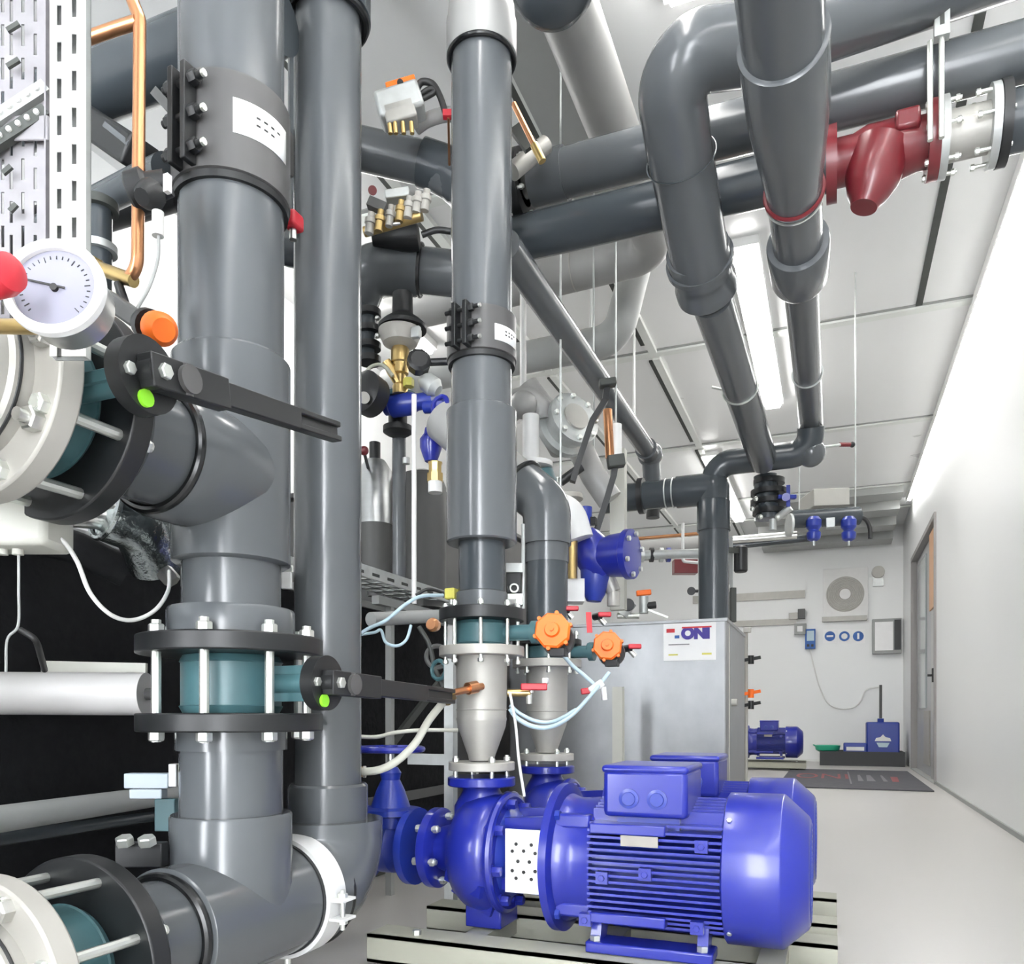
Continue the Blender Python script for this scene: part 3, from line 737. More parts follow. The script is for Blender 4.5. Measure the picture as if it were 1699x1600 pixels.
part(t, 'hanger_ring', 'galv', MB().torus(E(3.85), YA, .064, .004, 40, 6))
part(t, 'hanger_rod', 'zinc', MB().cyl(E(3.85)+ZA*.06, V((EX,3.85,H-.001)), .005, n=8))
# pipe D: with big bend to the right
t = thing('overhead_pipe', 'fat bent grey pipe turning in from the right, left of the long ceiling lamp', 'pipe', (-.4, 3, 1.95))
Dp = [V((-.345, ME, 2.03)), V((-.405, 2.95, 2.16))]
part(t, 'thin_section', 'pvc', MB().cyl(Dp[0], Dp[1], .073, n=48))
dv = (Dp[1]-Dp[0]).normalized()
c1 = at(1112, 120, 2.12)
part(t, 'bend', 'pvc', MB().tube([at(1166, 455, 2.80), at(1127, 250, 2.42), at(1105, 92, 2.20), at(1250, 75, 2.24), at(1420, 20, 2.30), at(1699+60, -90, 2.42)], .097, .17, n=48))
a_ = at(1160, 428, 2.76); b_ = at(1176, 492, 2.92)
part(t, 'reducer', 'pvc', MB().lathe(a_, b_-a_, [(-.045,.098),(-.04,.106),(0,.108),(.001,.116),(.02,.116),(.021,.102),(.09,.100),(.11,.108),(.15,.108),(.175,.09),(.185,.07)], 48))
part(t, 'joint_seam', 'pvc_dark', MB().torus(at(1130, 262, 2.44), at(1166,455,2.8)-at(1127,250,2.42), .1055, .0022, 48, 6))
part(t, 'hanger_ring', 'zinc', MB().torus(Dp[0].lerp(Dp[1], .55), dv, .076, .005, 40, 6).cyl(Dp[0].lerp(Dp[1], .55)-XA*.12+ZA*.02, Dp[0].lerp(Dp[1], .55)-XA*.07, .006, n=8))
# cross header and descending pipe into the tank
HX = -.62
t = thing('header_pipe', 'dark grey branching pipe that drops vertically into the steel tank', 'pipe', (HX, ME, 1.12))
hz1, hz2 = zv(815, 4.45), zv(765, 4.35)
t4x = atY(1184, 900, ME).x
part(t, 'down_pipe', 'pvc_dark', MB().cyl((t4x, ME, 1.15), (t4x, ME, zv(850, 4.4)), .082))
part(t, 'down_collar', 'pvc_dark', MB().lathe((t4x, ME, zv(882, 4.4)), ZA, [(0,.09),(.16,.09),(.17,.084)], 40))
part(t, 'side_pipe', 'pvc_dark', MB().cyl((t4x-.62, ME, hz1), (t4x, ME, hz1), .078))
part(t, 'tee', 'pvc_dark', MB().tube([(t4x, ME, zv(860,4.4)), (t4x, ME, hz1), (t4x-.2, ME, hz1)], .087, .02).ball((t4x, ME, hz1), .088))
part(t, 'cross_pipe', 'pvc_dark', MB().tube([(t4x+.0, ME, hz1), (t4x, ME, hz2), (EX+.0, ME, hz2), (EX, ME-.05, hz2+.12)], .068, .10))
for dx in (-.22, -.26):
    part(t, 'joint_ring', 'galv', MB().torus((t4x+dx, ME, hz1), XA, .0795, .004, 40, 6))
m = MB().ringpipe((t4x-.415, ME, hz1), (t4x-.385, ME, hz1), .10, .07, 36)
part(t, 'clamp', 'black', m)
part(t, 'elbow_end', 'pvc', MB().ball((EX, ME, hz2), .074))
# pipe H
HXp, HZp = -1.005, 2.21
t = pipe('overhead_pipe', 'slim diagonal looking grey pipe running from the middle riser to a rounded end', [(HXp, 2.45, HZp), (HXp, 4.72, HZp), (HXp, 4.80, HZp-.19)], .052, bend=.06)
part(t, 'end_elbow', 'pvc', MB().ball((HXp, 4.72, HZp), .075).cyl((HXp, 4.6, HZp), (HXp, 4.72, HZp), .063))
part(t, 'lower_coupling', 'black', MB().cyl((HXp, 4.80, HZp-.36), (HXp, 4.80, HZp-.19), .04).cyl((HXp, 4.80, HZp-.30), (HXp, 4.80, HZp-.27), .06))
# pipes B and C across the room
YBc = 2.78
BZ, CZ = 2.63, 2.43
t = pipe('overhead_pipe', 'upper of the two grey pipes crossing the room behind the big bend', [(-1.02, YBc, BZ), (XR-.001, YBc, BZ)], .082)
part(t, 'near_socket', 'pvc', MB().cyl((-1.03, YBc, BZ), (-.90, YBc, BZ), .089))
part(t, 'flange', 'black', MB().ringpipe((-1.10, YBc, BZ), (-1.06, YBc, BZ), .12, .05))
part(t, 'stub', 'pvc_dark', MB().cyl((-1.30, YBc, BZ), (-1.06, YBc, BZ), .075))
for a in (.5, 1.5, 2.6, 3.8, 5.0):
    q = V((-1.11, YBc+math.cos(a)*.098, BZ+math.sin(a)*.098)); part(t, 'bolt', 'zinc', MB().stud(q, q+XA*.06, .010))
t = pipe('overhead_pipe', 'lower and darker of the two pipes crossing behind the big bend', [(-1.16, YBc, CZ), (.01, YBc, CZ)], .078, 'pvc_dark')
part(t, 'flange', 'black', MB().ringpipe((-.155, YBc, CZ), (-.125, YBc, CZ), .115, .05))
for a in (.2, 1.2, 3.3, 4.2, 5.3):
    q = V((-.17, YBc+math.cos(a)*.095, CZ+math.sin(a)*.095)); part(t, 'bolt', 'zinc', MB().stud(q, q+XA*.06, .010))
# red strainer
rx = atY(1450, 230, YBc).x
c = V((rx, YBc, CZ))
t = thing('strainer', 'dark red angled strainer hanging in the pipe run at the upper right', 'strainer', c-ZA*.2)
x0, x1 = atY(1382, 200, YBc).x, atY(1545, 200, YBc).x
part(t, 'body', 'maroon', MB().lathe((x0, YBc, CZ), XA, [(0,.07),(.06,.07),(.10,.085),(x1-x0-.08,.085),(x1-x0-.04,.075),(x1-x0,.075)], 36))
part(t, 'basket_housing', 'maroon', MB().lathe(c+V((.02,-.02,0)), V((-.28,-.1,-1)), [(0,.088),(.10,.082),(.15,.062),(.175,.045),(.19,.04)], 32))
part(t, 'flange', 'maroon', MB().cyl((x0-.02, YBc, CZ), (x0+.012, YBc, CZ), .11))
part(t, 'flange', 'maroon', MB().cyl((x1-.012, YBc, CZ), (x1+.02, YBc, CZ), .11))
part(t, 'side_ear', 'maroon', MB().cbox(c+V((.09,-.07,.03)), .07, .06, .06), bev=.01)
# stainless section right of the strainer
x2 = atY(1640, 170, YBc).x
t = thing('flow_section', 'pale steel pipe section with light flanges at the right wall end of the red strainer', 'pipe fitting', ((x1+x2)/2, YBc, CZ-.12))
part(t, 'pipe', 'castgrey', MB().cyl((x1+.02, YBc, CZ), (x2+.03, YBc, CZ), .07))
for i, x in enumerate((x1+.02, x2)):
    part(t, 'flange', 'galv', MB().cyl((x, YBc, CZ), (x+.022, YBc, CZ), .112))
    for a in (.3, 1.3, 2.3, 3.3, 4.3, 5.3):
        q = V((x-.03, YBc+math.cos(a)*.095, CZ+math.sin(a)*.095)); part(t, 'bolt', 'zinc', MB().stud(q, q+XA*.07, .010))
t = thing('end_flange_pipe', 'dark pipe end meeting the right wall beyond the pale steel section', 'pipe', (x2+.1, YBc, CZ-.12))
part(t, 'flange', 'black', MB().cyl((x2+.024, YBc, CZ), (x2+.05, YBc, CZ), .115))
part(t, 'pipe', 'pvc_dark', MB().cyl((x2+.05, YBc, CZ), (XR-.001, YBc, CZ), .085))
# hanger strut near upper right
u0 = atY(1562, 60, YBc-.14).x
t = thing('hanger_strut', 'pale vertical ceiling strut in front of the two crossing pipes at the right', 'bracket', (u0, YBc-.14, CZ-.1))
part(t, 'channel', 'galv', MB().box((u0-.02, YBc-.16, BZ+.0), (u0+.02, YBc-.13, H-.001)))
part(t, 'inner_slot', 'joint_dark', MB().box((u0-.006, YBc-.161, BZ+.03), (u0+.006, YBc-.159, H-.02)))
part(t, 'rod', 'zinc', MB().cyl((u0, YBc-.145, CZ-.09), (u0, YBc-.145, BZ), .008, n=10).cyl((u0-.03, YBc-.145, CZ-.09), (u0-.03, YBc-.145, BZ), .008, n=10))
# small copper line under the ceiling
t = solo('copper_line', 'copper', MB().tube([atY(1190, 336, 2.95), atY(1300, 312, 2.95), atY(1699, 208, 2.95)], .006, .02, n=10), 'thin copper line running below the crossing pipes toward the right wall', 'pipe')
# pipe F+G pale insulated
gz = 3.02; gx = -.82
t = pipe('insulated_pipe', 'pale grey insulated pipe under the ceiling bending left behind the middle riser', [(gx, 2.2, gz), (gx, 4.05, gz), (-2.7, 4.15, gz)], .10, 'pvc_light', bend=.16)
part(t, 'joint_seam', 'castgrey', MB().torus((gx-.45, 4.068, gz), XA, .101, .003, 40, 6))
t = pipe('insulated_pipe', 'second pale pipe just below the bent insulated one', [(-2.7, 4.55, gz-.2), (-1.15, 4.5, gz-.2), (-1.0, 4.5, H-.001)], .09, 'duct', bend=.16)
# duct / broad channel under the ceiling left of F
t = solo('air_duct', 'duct', MB().box((-1.20, 1.8, 3.24), (-1.0, 4.2, H-.001)), 'flat pale air duct along the ceiling beside the insulated pipe', 'duct')

# pipes I, J between the second riser and the middle riser
t = pipe('overhead_pipe', 'grey pipe at upper middle sloping right behind the middle riser and turning down', [at(560, 238, 2.75), at(706, 272, 2.75), at(780, 315, 2.75), at(792, 390, 2.78)], .068, bend=.12)
part(t, 'elbow_socket', 'pvc_dark', MB().tube([at(700, 270, 2.75), at(742, 284, 2.75), at(781, 318, 2.75), at(792, 380, 2.78)], .077, .1))
t = pipe('overhead_pipe', 'grey pipe bend at middle height between second riser and middle riser', [at(560, 520, 3.1), at(606, 446, 2.98), at(700, 449, 2.98), at(815, 462, 2.98)], .080, bend=.10)
part(t, 'bend_socket', 'pvc', MB().tube([at(590, 492, 3.02), at(608, 446, 2.98), at(696, 449, 2.98)], .091, .10))
part(t, 'seal_ring', 'black_gloss', MB().torus(at(698, 449, 2.98), at(815,462,2.98)-at(700,449,2.98), .086, .008, 36, 8))

# dark pipes crossing at upper left behind the slotted post
t = pipe('overhead_pipe', 'upper dark pipe crossing at top left behind the copper pipe', [(-3.2, 1.45, 2.20), (-1.135, 1.45, 2.20)], .075, 'pvc_dark')
t = pipe('overhead_pipe', 'lower dark pipe crossing at top left behind the copper pipe', [(-3.2, 1.62, 2.04), (-1.24, 1.62, 2.04)], .055, 'black')
# ============================================================ STEEL TANK
TX0, TX1, TY0, TY1, TZ = -1.75, -.515, 4.32, 5.25, 1.165
t = thing('steel_tank', 'large brushed steel tank with a white red and blue sign on its front', 'tank', ((TX0+TX1)/2, (TY0+TY1)/2, 0))
part(t, 'body', 'brushed', MB().box((TX0, TY0, .06), (TX1, TY1, TZ)), bev=.012)
part(t, 'plinth', 'joint_grey', MB().box((TX0+.03, TY0+.03, 0), (TX1-.03, TY1-.03, .06)))
part(t, 'side_seam', 'castgrey', MB().box((TX1, TY0+.10, .08), (TX1+.004, TY0+.112, TZ-.02)))
part(t, 'lid_edge', 'brushed', MB().box((TX0-.006, TY0-.006, TZ-.012), (TX1+.006, TY1+.006, TZ+.006)), bev=.003)
part(t, 'side_knob', 'castgrey', MB().cyl((TX1, TY0+.22, .73), (TX1+.03, TY0+.22, .73), .02, n=16))
s0, s1 = atY(1101, 1036, TY0), atY(1188, 1095, TY0)
sg = part(t, 'sign', 'white_paper', MB().box((s0.x, TY0-.004, s1.z), (s1.x, TY0-.0005, s0.z)), 'white company sign')
sx = lambda f: s0.x+(s1.x-s0.x)*f
sz = lambda f: s1.z+(s0.z-s1.z)*f
w_ = s1.x-s0.x; h_ = s0.z-s1.z
o = text_mesh(sg, 'lettering', 'ONI', 'navy', (sx(.62), TY0-.006, sz(.71)), XA, ZA, h_*.40, .002, .006)
o['label'] = 'bold ONI letters'
m = MB()
m.bar((sx(.08), TY0-.006, sz(.83)), (sx(.20), TY0-.006, sz(.80)), .002, .012, YA).bar((sx(.20), TY0-.006, sz(.66)), (sx(.30), TY0-.006, sz(.70)), .002, .014, YA)
part(sg, 'logo_dash', 'sign_red', MB().box((sx(.06), TY0-.007, sz(.76)), (sx(.22), TY0-.004, sz(.86))))
part(sg, 'logo_dash', 'sign_blue', MB().box((sx(.22), TY0-.007, sz(.60)), (sx(.31), TY0-.004, sz(.68))))
part(sg, 'logo_line', 'sign_red', MB().box((sx(.36), TY0-.0075, sz(.86)), (sx(.92), TY0-.004, sz(.90))))
part(sg, 'text_line', 'mat_grey', MB().box((sx(.10), TY0-.006, sz(.42)), (sx(.50), TY0-.004, sz(.445))))
part(sg, 'text_line', 'yellow', MB().box((sx(.74), TY0-.006, sz(.14)), (sx(.92), TY0-.004, sz(.19))))
part(sg, 'text_line', 'yellow', MB().box((sx(.10), TY0-.006, sz(.14)), (sx(.28), TY0-.004, sz(.18))))

# ============================================================ LEFT MACHINERY
t = thing('insulated_chiller', 'huge black foam covered machine filling the lower left behind the pipes', 'machine', (-2.3, 1.6, 0))
part(t, 'casing', 'black_foam', MB().box((-2.95, -.3, .10), (-1.66, 3.42, 1.07)), bev=.01)
for y in (.35, 1.15, 1.85, 2.55):
    part(t, 'panel_seam', 'joint_dark', MB().box((-1.662, y, .12), (-1.652, y+.012, 1.05)))
part(t, 'base_rail', 'joint_dark', MB().box((-2.9, -.3, 0), (-1.72, 3.38, .10)))
part(t, 'top_rail', 'joint_grey', MB().box((-1.70, -.3, 1.07), (-1.655, 3.42, 1.095)))
part(t, 'cover_strip', 'cabinet', MB().box((-1.655, 2.2, .30), (-1.645, 3.35, .34)))
t = thing('frame_stand', 'dark steel frame standing in the gap left of the nearest pump', 'frame', (-1.5, 2.9, 0))
for x, y in ((-1.50, 2.55), (-1.50, 3.3), (-1.42, 2.9)):
    part(t, 'upright', 'joint_grey', MB().box((x-.012, y-.012, 0), (x+.012, y+.012, 1.06)))
part(t, 'rail', 'joint_grey', MB().box((-1.515, 2.45, 1.05), (-1.485, 3.4, 1.08)))
part(t, 'brace', 'joint_dark', MB().bar((-1.5, 2.56, .55), (-1.5, 3.28, 1.0), .015, .03))

t = thing('grey_cabinet', 'dark grey insulated cabinet seen behind the middle riser, top sloping away', 'cabinet', (-2.4, 4.3, 0))
part(t, 'body', 'cabinet', MB().box((-3.0, 3.55, .08), (-1.92, 5.6, 1.82)), bev=.02)
part(t, 'lid', 'cabinet', MB().box((-3.02, 3.53, 1.82), (-1.90, 5.62, 1.845)), bev=.004)
part(t, 'plinth', 'joint_dark', MB().box((-2.95, 3.6, 0), (-1.97, 5.55, .08)))
part(t, 'door_seam', 'joint_dark', MB().box((-1.921, 4.5, .1), (-1.915, 4.51, 1.8)))
pc = at(622, 960, 3.15)
t = thing('vertical_vessel', 'dark upright cylinder with a bright highlight between second and middle riser', 'vessel', (pc.x, pc.y, zv(968, 3.15)))
part(t, 'shell', 'stainless', MB().lathe((pc.x, pc.y, zv(968,3.15)), ZA, [(0,.05),(.02,.068),(zv(775,3.15)-zv(968,3.15)-.02,.068),(zv(765,3.15)-zv(968,3.15),.04)], 36))
part(t, 'lower_band', 'cabinet', MB().cyl((pc.x, pc.y, zv(966,3.15)), (pc.x, pc.y, zv(872,3.15)), .0705))
part(t, 'foot', 'cabinet', MB().cyl((pc.x, pc.y, 1.124), (pc.x, pc.y, zv(966,3.15)), .03, n=20))
part(t, 'top_cap', 'black', MB().cyl((pc.x, pc.y, zv(768,3.15)), (pc.x, pc.y, zv(735,3.15)), .022, n=20))
pc = at(700, 960, 3.3)
t = solo('vertical_vessel', 'cabinet', MB().lathe((pc.x, pc.y, 1.095), ZA, [(0,.10),(.5,.10),(.55,.08),(.57,.03)], 36), 'matt dark cylinder half hidden behind the white thin post', 'vessel')

# cable tray and conduit on the machine
t = thing('cable_tray', 'pale perforated cable tray lying on the black machine left of the middle riser', 'cable tray', (-1.52, 2.8, 1.098))
m = MB(); x0, x1, y0, y1, z = -1.60, -1.46, 2.1, 3.3, 1.12
n_ = 14; st = (y1-y0)/n_
for i in range(n_+1): m.box((x0, y0+i*st-.014, z), (x1, y0+i*st+.014, z+.003))
for x in (x0, x0+.045, x0+.09, x1-.006): m.box((x, y0, z), (x+.012, y1, z+.003))
part(t, 'tray_floor', 'galv', m)
part(t, 'tray_side', 'galv', MB().box((x1, y0, z-.002), (x1+.003, y1, z+.042)))
part(t, 'tray_side', 'galv', MB().box((x0-.003, y0, z-.002), (x0, y1, z+.042)))
for i in range(12):
    y = y0+.06+i*.1
    part(t, 'slot', 'joint_dark', MB().box((x1+.0025, y, z+.012), (x1+.0045, y+.045, z+.022)))
t = solo('conduit', 'duct', MB().cyl(at(615, 1028, 2.45), at(735, 1022, 2.75), .022, n=20), 'pale grey conduit just below the perforated tray, left of the middle riser', 'pipe')

# pale pipe and other details at the lower left
q0, q1 = at(-80, 1150, 1.72), at(243, 1152, 1.72)
t = thing('white_pipe', 'thick white horizontal pipe crossing in front of the black machine at left', 'pipe', (q0+q1)/2-ZA*.05)
part(t, 'pipe', 'offwhite', MB().cyl(q0, q1, .046))
part(t, 'end_cap', 'cabinet', MB().cyl(q1+(q1-q0).normalized()*-.012+ZA*.0, q1+(q1-q0).normalized()*.02, .013, n=16))
part(t, 'backing_plate', 'box_beige', MB().bar(at(70, 1108, 1.80), at(243, 1112, 1.80), .01, .03))
t = solo('grey_pipe', 'duct', MB().cyl(at(-60, 1368, 1.42), at(285, 1318, 2.1), .026, n=24), 'slanted thin grey pipe left of the thickest riser, above the lowest flanges', 'pipe')
t = solo('grey_pipe', 'pvc_dark', MB().cyl(at(-60, 1400, 1.5), at(285, 1350, 2.15), .016, n=20), 'very thin dark pipe right under the slanted grey one', 'pipe')
b0 = at(247, 1296, 1.55); r_ = V((cc, ss, 0)); f_ = V((-ss, cc, 0))
def facebox(name, m, label, cat, u0, v0, u1, v1, d, th, bev=.003, group=None):
    a = at(u0, v0, d); b = at(u1, v1, d)
    P = [a, V((b.x, b.y, a.z)), b, V((a.x, a.y, b.z))]
    return solo(name, m, MB().prism(P, f_*th), label, cat, group, bev)
def fpart(t, name, m, u0, v0, u1, v1, d, th, label=None, bev=.002):
    a = at(u0, v0, d); b = at(u1, v1, d)
    P = [a, V((b.x, b.y, a.z)), b, V((a.x, a.y, b.z))]
    return part(t, name, m, MB().prism(P, f_*th), label, bev)
t = thing('terminal_block', 'pale blue grey block fixed left of the thickest riser near the lowest tee', 'block', at(247, 1325, 1.62))
fpart(t, 'block', 'block_grey', 205, 1284, 278, 1309, 1.62, .03)
fpart(t, 'base', 'block_grey', 214, 1310, 268, 1326, 1.62, .03)
fpart(t, 'side_plate', 'white', 279, 1268, 292, 1306, 1.62, .03)
fpart(t, 'bracket', 'teal', 256, 1326, 290, 1380, 1.78, .02)
t = thing('pipe_bracket', 'black bracket with two shiny nuts above the lowest horizontal pipe', 'bracket', at(230, 1440, 1.45))
fpart(t, 'plate', 'black', 190, 1400, 268, 1440, 1.48, .03)
for u in (208, 245):
    part(t, 'nut', 'zinc', MB().hexn(at(u, 1402, 1.47), V((.1,-.3,1)), .016, .016))
# beige junction box with cables
t = thing('junction_box', 'beige junction box at the left edge below the big cream flange', 'electric box', at(30, 905, 1.25))
fpart(t, 'box', 'box_beige', -60, 816, 74, 903, 1.25, .09, None, .01)
for u in (-14, 4, 30):
    part(t, 'cable_gland', 'box_beige', MB().cyl(at(u, 900, 1.29), at(u, 921, 1.29), .0085, n=14))
t = solo('cable', 'cable_white', MB().hose([at(76,886,1.29), at(104,898,1.3), at(128,932,1.33), at(150,985,1.36), at(185,1021,1.4), at(222,1029,1.45), at(258,1012,1.5), at(279,980,1.55), at(281,948,1.6)], .0038), 'white cable sagging in a loop from the junction box to the foil wrapped bend', 'cable')
t = solo('cable', 'duct', MB().hose([at(31,918,1.29), at(31,980,1.3), at(30,1038,1.32), at(12,1062,1.34), at(10,1115,1.36)], .0022), 'thin pale cable hanging straight down from the junction box', 'cable')
t = solo('cable', 'cable_black', MB().hose([at(33,1045,1.5), at(58,1062,1.5), at(68,1090,1.55), at(74,1112,1.6)], .006), 'short black cable dropping behind the white pipe', 'cable')
t = thing('foil_bend', 'silver foil wrapped pipe bend under the upper left branch', 'insulated pipe', at(240, 950, 1.75))
part(t, 'foil_wrap', 'foil', MB().tube([at(178,848,1.62), at(238,872,1.68), at(262,935,1.75)], .062, .08, 30))
part(t, 'steel_pipe', 'steel', MB().cyl(at(40,850,1.55), at(180,862,1.64), .022, n=24))
part(t, 'cuff', 'foil', MB().torus(at(176,846,1.62), at(238,872,1.68)-at(178,848,1.62), .06, .006, 32, 6))
part(t, 'end_nut', 'steel', MB().hexn(at(272,948,1.62), V((.5,.2,-.6)), .018, .03))
t = thing('black_hose_line', 'black insulated line crossing behind the foil wrapped bend', 'pipe', at(120, 930, 1.66))
part(t, 'pipe', 'black_foam', MB().tube([at(-40,880,1.72), at(120,905,1.72), at(210,950,1.78)], .035, .08, 20))

# ============================================================ TOP LEFT
d_ = 1.0
base = at(113, 0, d_); px_ = V((base.x, base.y, 0))
def slotted(t, name, m, p, xd, w, z0, z1, cols, slot_l, pitch, off=0, th=.002, sw=.006):
    """perforated vertical sheet with real slots"""
    xd = V(xd).normalized(); nn = xd.cross(ZA); mb = MB()
    def slab(a, b, za, zb):
        P = [p+xd*a+ZA*za, p+xd*b+ZA*za, p+xd*b+ZA*zb, p+xd*a+ZA*zb]; mb.prism(P, nn*th)
    xs = sorted(cols); cur = 0
    for c in xs:
        slab(cur, c-sw/2, z0, z1); cur = c+sw/2
        z = z0+off*(1 if xs.index(c) % 2 else 0); slab(c-sw/2, c+sw/2, z0, z)
        while z < z1:
            a = z+slot_l; b = min(z+pitch, z1)
            if a < z1: slab(c-sw/2, c+sw/2, a, b)
            z += pitch
    slab(cur, w, z0, z1)
    return part(t, name, m, mb)
t = thing('slotted_post', 'bright white slotted steel post rising to the ceiling at the upper left', 'post', (px_.x, px_.y, 1.10))
p0 = V((at(84,0,d_).x, at(84,0,d_).y, 0))
w_ = 59*d_/F
slotted(t, 'front_face', 'perf_white', p0, r_, w_, 1.10, 2.2, (w_*.26, w_*.68), .026, .0458, .010, sw=.0066)
part(t, 'side_face', 'white', MB().prism([p0+ZA*1.10, p0+ZA*2.2, p0+f_*.012+ZA*2.2, p0+f_*.012+ZA*1.10], r_*.002))
part(t, 'side_face', 'galv', MB().prism([p0+r_*w_+ZA*1.10, p0+r_*w_+ZA*2.2, p0+r_*w_+f_*.012+ZA*2.2, p0+r_*w_+f_*.012+ZA*1.10], r_*-.002))
part(t, 'upper_post', 'white', MB().prism([p0+ZA*2.2, p0+r_*w_+ZA*2.2, p0+r_*w_+f_*.012+ZA*2.2, p0+f_*.012+ZA*2.2], (0,0,H-2.201)))
part(t, 'back_strip', 'joint_grey', MB().prism([p0+f_*.010+ZA*1.10, p0+r_*w_+f_*.010+ZA*1.10, p0+r_*w_+f_*.010+ZA*2.2, p0+f_*.010+ZA*2.2], f_*.002))
t = thing('wall_tray', 'grey perforated cable tray panel at the far upper left beside the slotted post', 'cable tray', (p0.x-.1, p0.y-.05, 1.22))
d2 = 1.04; pt = at(-70, 0, d2); pt = V((pt.x, pt.y, 0)); W2 = 152*d2/F
slotted(t, 'panel', 'tray_grey', pt, r_, W2, 1.16, 2.2, (W2*.28, W2*.50, W2*.56+.004, W2*.72, W2*.855), .028, .0435, .012, sw=.0042)
part(t, 'panel_lip', 'tray_grey', MB().prism([pt+r_*W2+ZA*1.16, pt+r_*W2+ZA*2.2, pt+r_*W2-f_*.012+ZA*2.2, pt+r_*W2-f_*.012+ZA*1.16], r_*.002))
for k, (za, zb) in enumerate(((225, 160), (262, 200))):
    a, b = at(-60, za+10, d2-.02), at(78, zb-15, d2-.005)
    m = MB().bar(a, b, .012, .016)
    rg = part(t, 'rung', 'joint_dark' if k else 'joint_grey', m)
    for i in range(7):
        q = a.lerp(b, .25+.11*i)-f_*.006
        part(t, 'rivet', 'white', MB().cyl(q, q-f_*.003, .0035, n=8))
fpart(t, 'rung_strip', 'tray_grey', -60, 190, 80, 232, d2-.012, .004)
# wiring clips on the tray
for i, (u, v, du) in enumerate(((22,45,14), (22,105,14), (12,282,10), (22,345,8))):
    part(t, 'clip', 'joint_dark', MB().bar(at(u-du*.7, v+6, d2-.012), at(u+du*.7, v-6, d2-.012), .004, .006))
dc = 1.42
t = solo('copper_pipe', 'copper', MB().tube([at(212,-20,dc), at(224,12,dc), at(232,32,dc), at(230,250,dc), at(228,466,dc), at(200,462,dc+.03)], .0108, .03, 18), 'shiny vertical copper pipe between the slotted post and the thickest riser', 'pipe')
t = solo('copper_pipe', 'copper', MB().tube([at(150,62,dc+.02), at(190,48,dc+.01), at(228,36,dc)], .011, .03, 18).cyl(at(150,62,dc+.02), at(90,84,dc+.04), .011, n=18), 'short copper branch slanting left from the top of the vertical copper pipe', 'pipe')
t = thing('brass_fitting', 'brass fitting at the lower end of the vertical copper pipe', 'fitting', at(180, 470, dc+.03))
part(t, 'body', 'brass', MB().cyl(at(150,440,dc+.05), at(222,466,dc+.01), .012, n=18).hexn(at(150,440,dc+.05), at(222,466,dc)-at(150,440,dc+.05), .018, .02))
part(t, 'black_clip', 'black', MB().cyl(at(196,470,dc+.02), at(208,505,dc+.02), .008, n=12))
t = thing('pressure_sensor', 'black screw sensor with clear plug left of the thickest riser', 'sensor', at(250, 345, dc))
part(t, 'body', 'black', MB().lathe(at(235,318,dc), at(290,300,dc)-at(235,318,dc), [(-.02,.030),(-.015,.036),(.012,.036),(.018,.026),(.05,.022)], 12))
part(t, 'screw_cap', 'black', MB().lathe(at(252,322,dc-.02), V((.1,-.6,-.5)), [(0,.026),(.02,.022),(.035,.014)], 10))
part(t, 'clear_plug', 'cable_white', MB().cyl(at(262,352,dc-.02), at(262,392,dc-.02), .010, n=16))
part(t, 'white_tip', 'white', MB().cbox(at(278,305,dc-.05), .01, .01, .03))
t = solo('cable', 'duct', MB().hose([at(263,392,dc-.02), at(262,430,dc-.02), at(248,475,dc-.03), at(228,512,dc-.04), at(224,528,dc-.05)], .003), 'thin grey sensor cable curving down beside the thickest riser', 'cable')
t = pipe('side_pipe', 'grey side pipe reaching the black screw sensor at the upper left', [at(60,385,1.95), at(232,300,1.64), at(276,281,1.56)], .030, 'pvc_dark', bend=.1)
t = thing('small_valve', 'dark vertical fitting with pale flange right of the pressure gauge', 'valve', at(165, 500, 1.62))
part(t, 'pipe', 'pvc_dark', MB().cyl(at(163,620,1.62), at(163,330,1.62), .026, n=24))
part(t, 'ring', 'galv', MB().cyl(at(163,420,1.62), at(163,408,1.62), .036, n=24))
part(t, 'ring', 'joint_dark', MB().cyl(at(163,350,1.62), at(163,336,1.62), .038, n=24))
part(t, 'bolt', 'zinc', MB().cyl(at(190,515,1.6), at(190,468,1.6), .005, n=10))
t = thing('orange_lever', 'dark lever arm with a bright orange end cap beside the thickest riser', 'lever', at(215, 570, 1.3))
part(t, 'arm', 'cabinet', MB().bar(at(172,492,1.36), at(250,545,1.32), .03, .03), bev=.004)
part(t, 'arm_housing', 'black', MB().lathe(at(236,536,1.33), at(262,546,1.3)-at(236,536,1.33), [(0,.020),(.015,.026),(.03,.026)], 20))
part(t, 'orange_cap', 'orange', MB().lathe(at(262,545,1.30), at(300,556,1.22)-at(262,545,1.30), [(-.005,.026),(.02,.026),(.032,.018)], 20))
t = thing('black_actuator', 'black blocky actuator behind the copper pipe at the upper left', 'actuator', at(215, 250, 1.9))
part(t, 'block', 'black', MB().bar(at(150,205,1.95), at(235,262,1.85), .08, .07), bev=.008)
part(t, 'arm', 'pvc', MB().bar(at(175,208,1.84), at(215,240,1.82), .012, .012))
part(t, 'strap', 'cabinet', MB().bar(at(255,150,1.8), at(300,200,1.78), .006, .02))
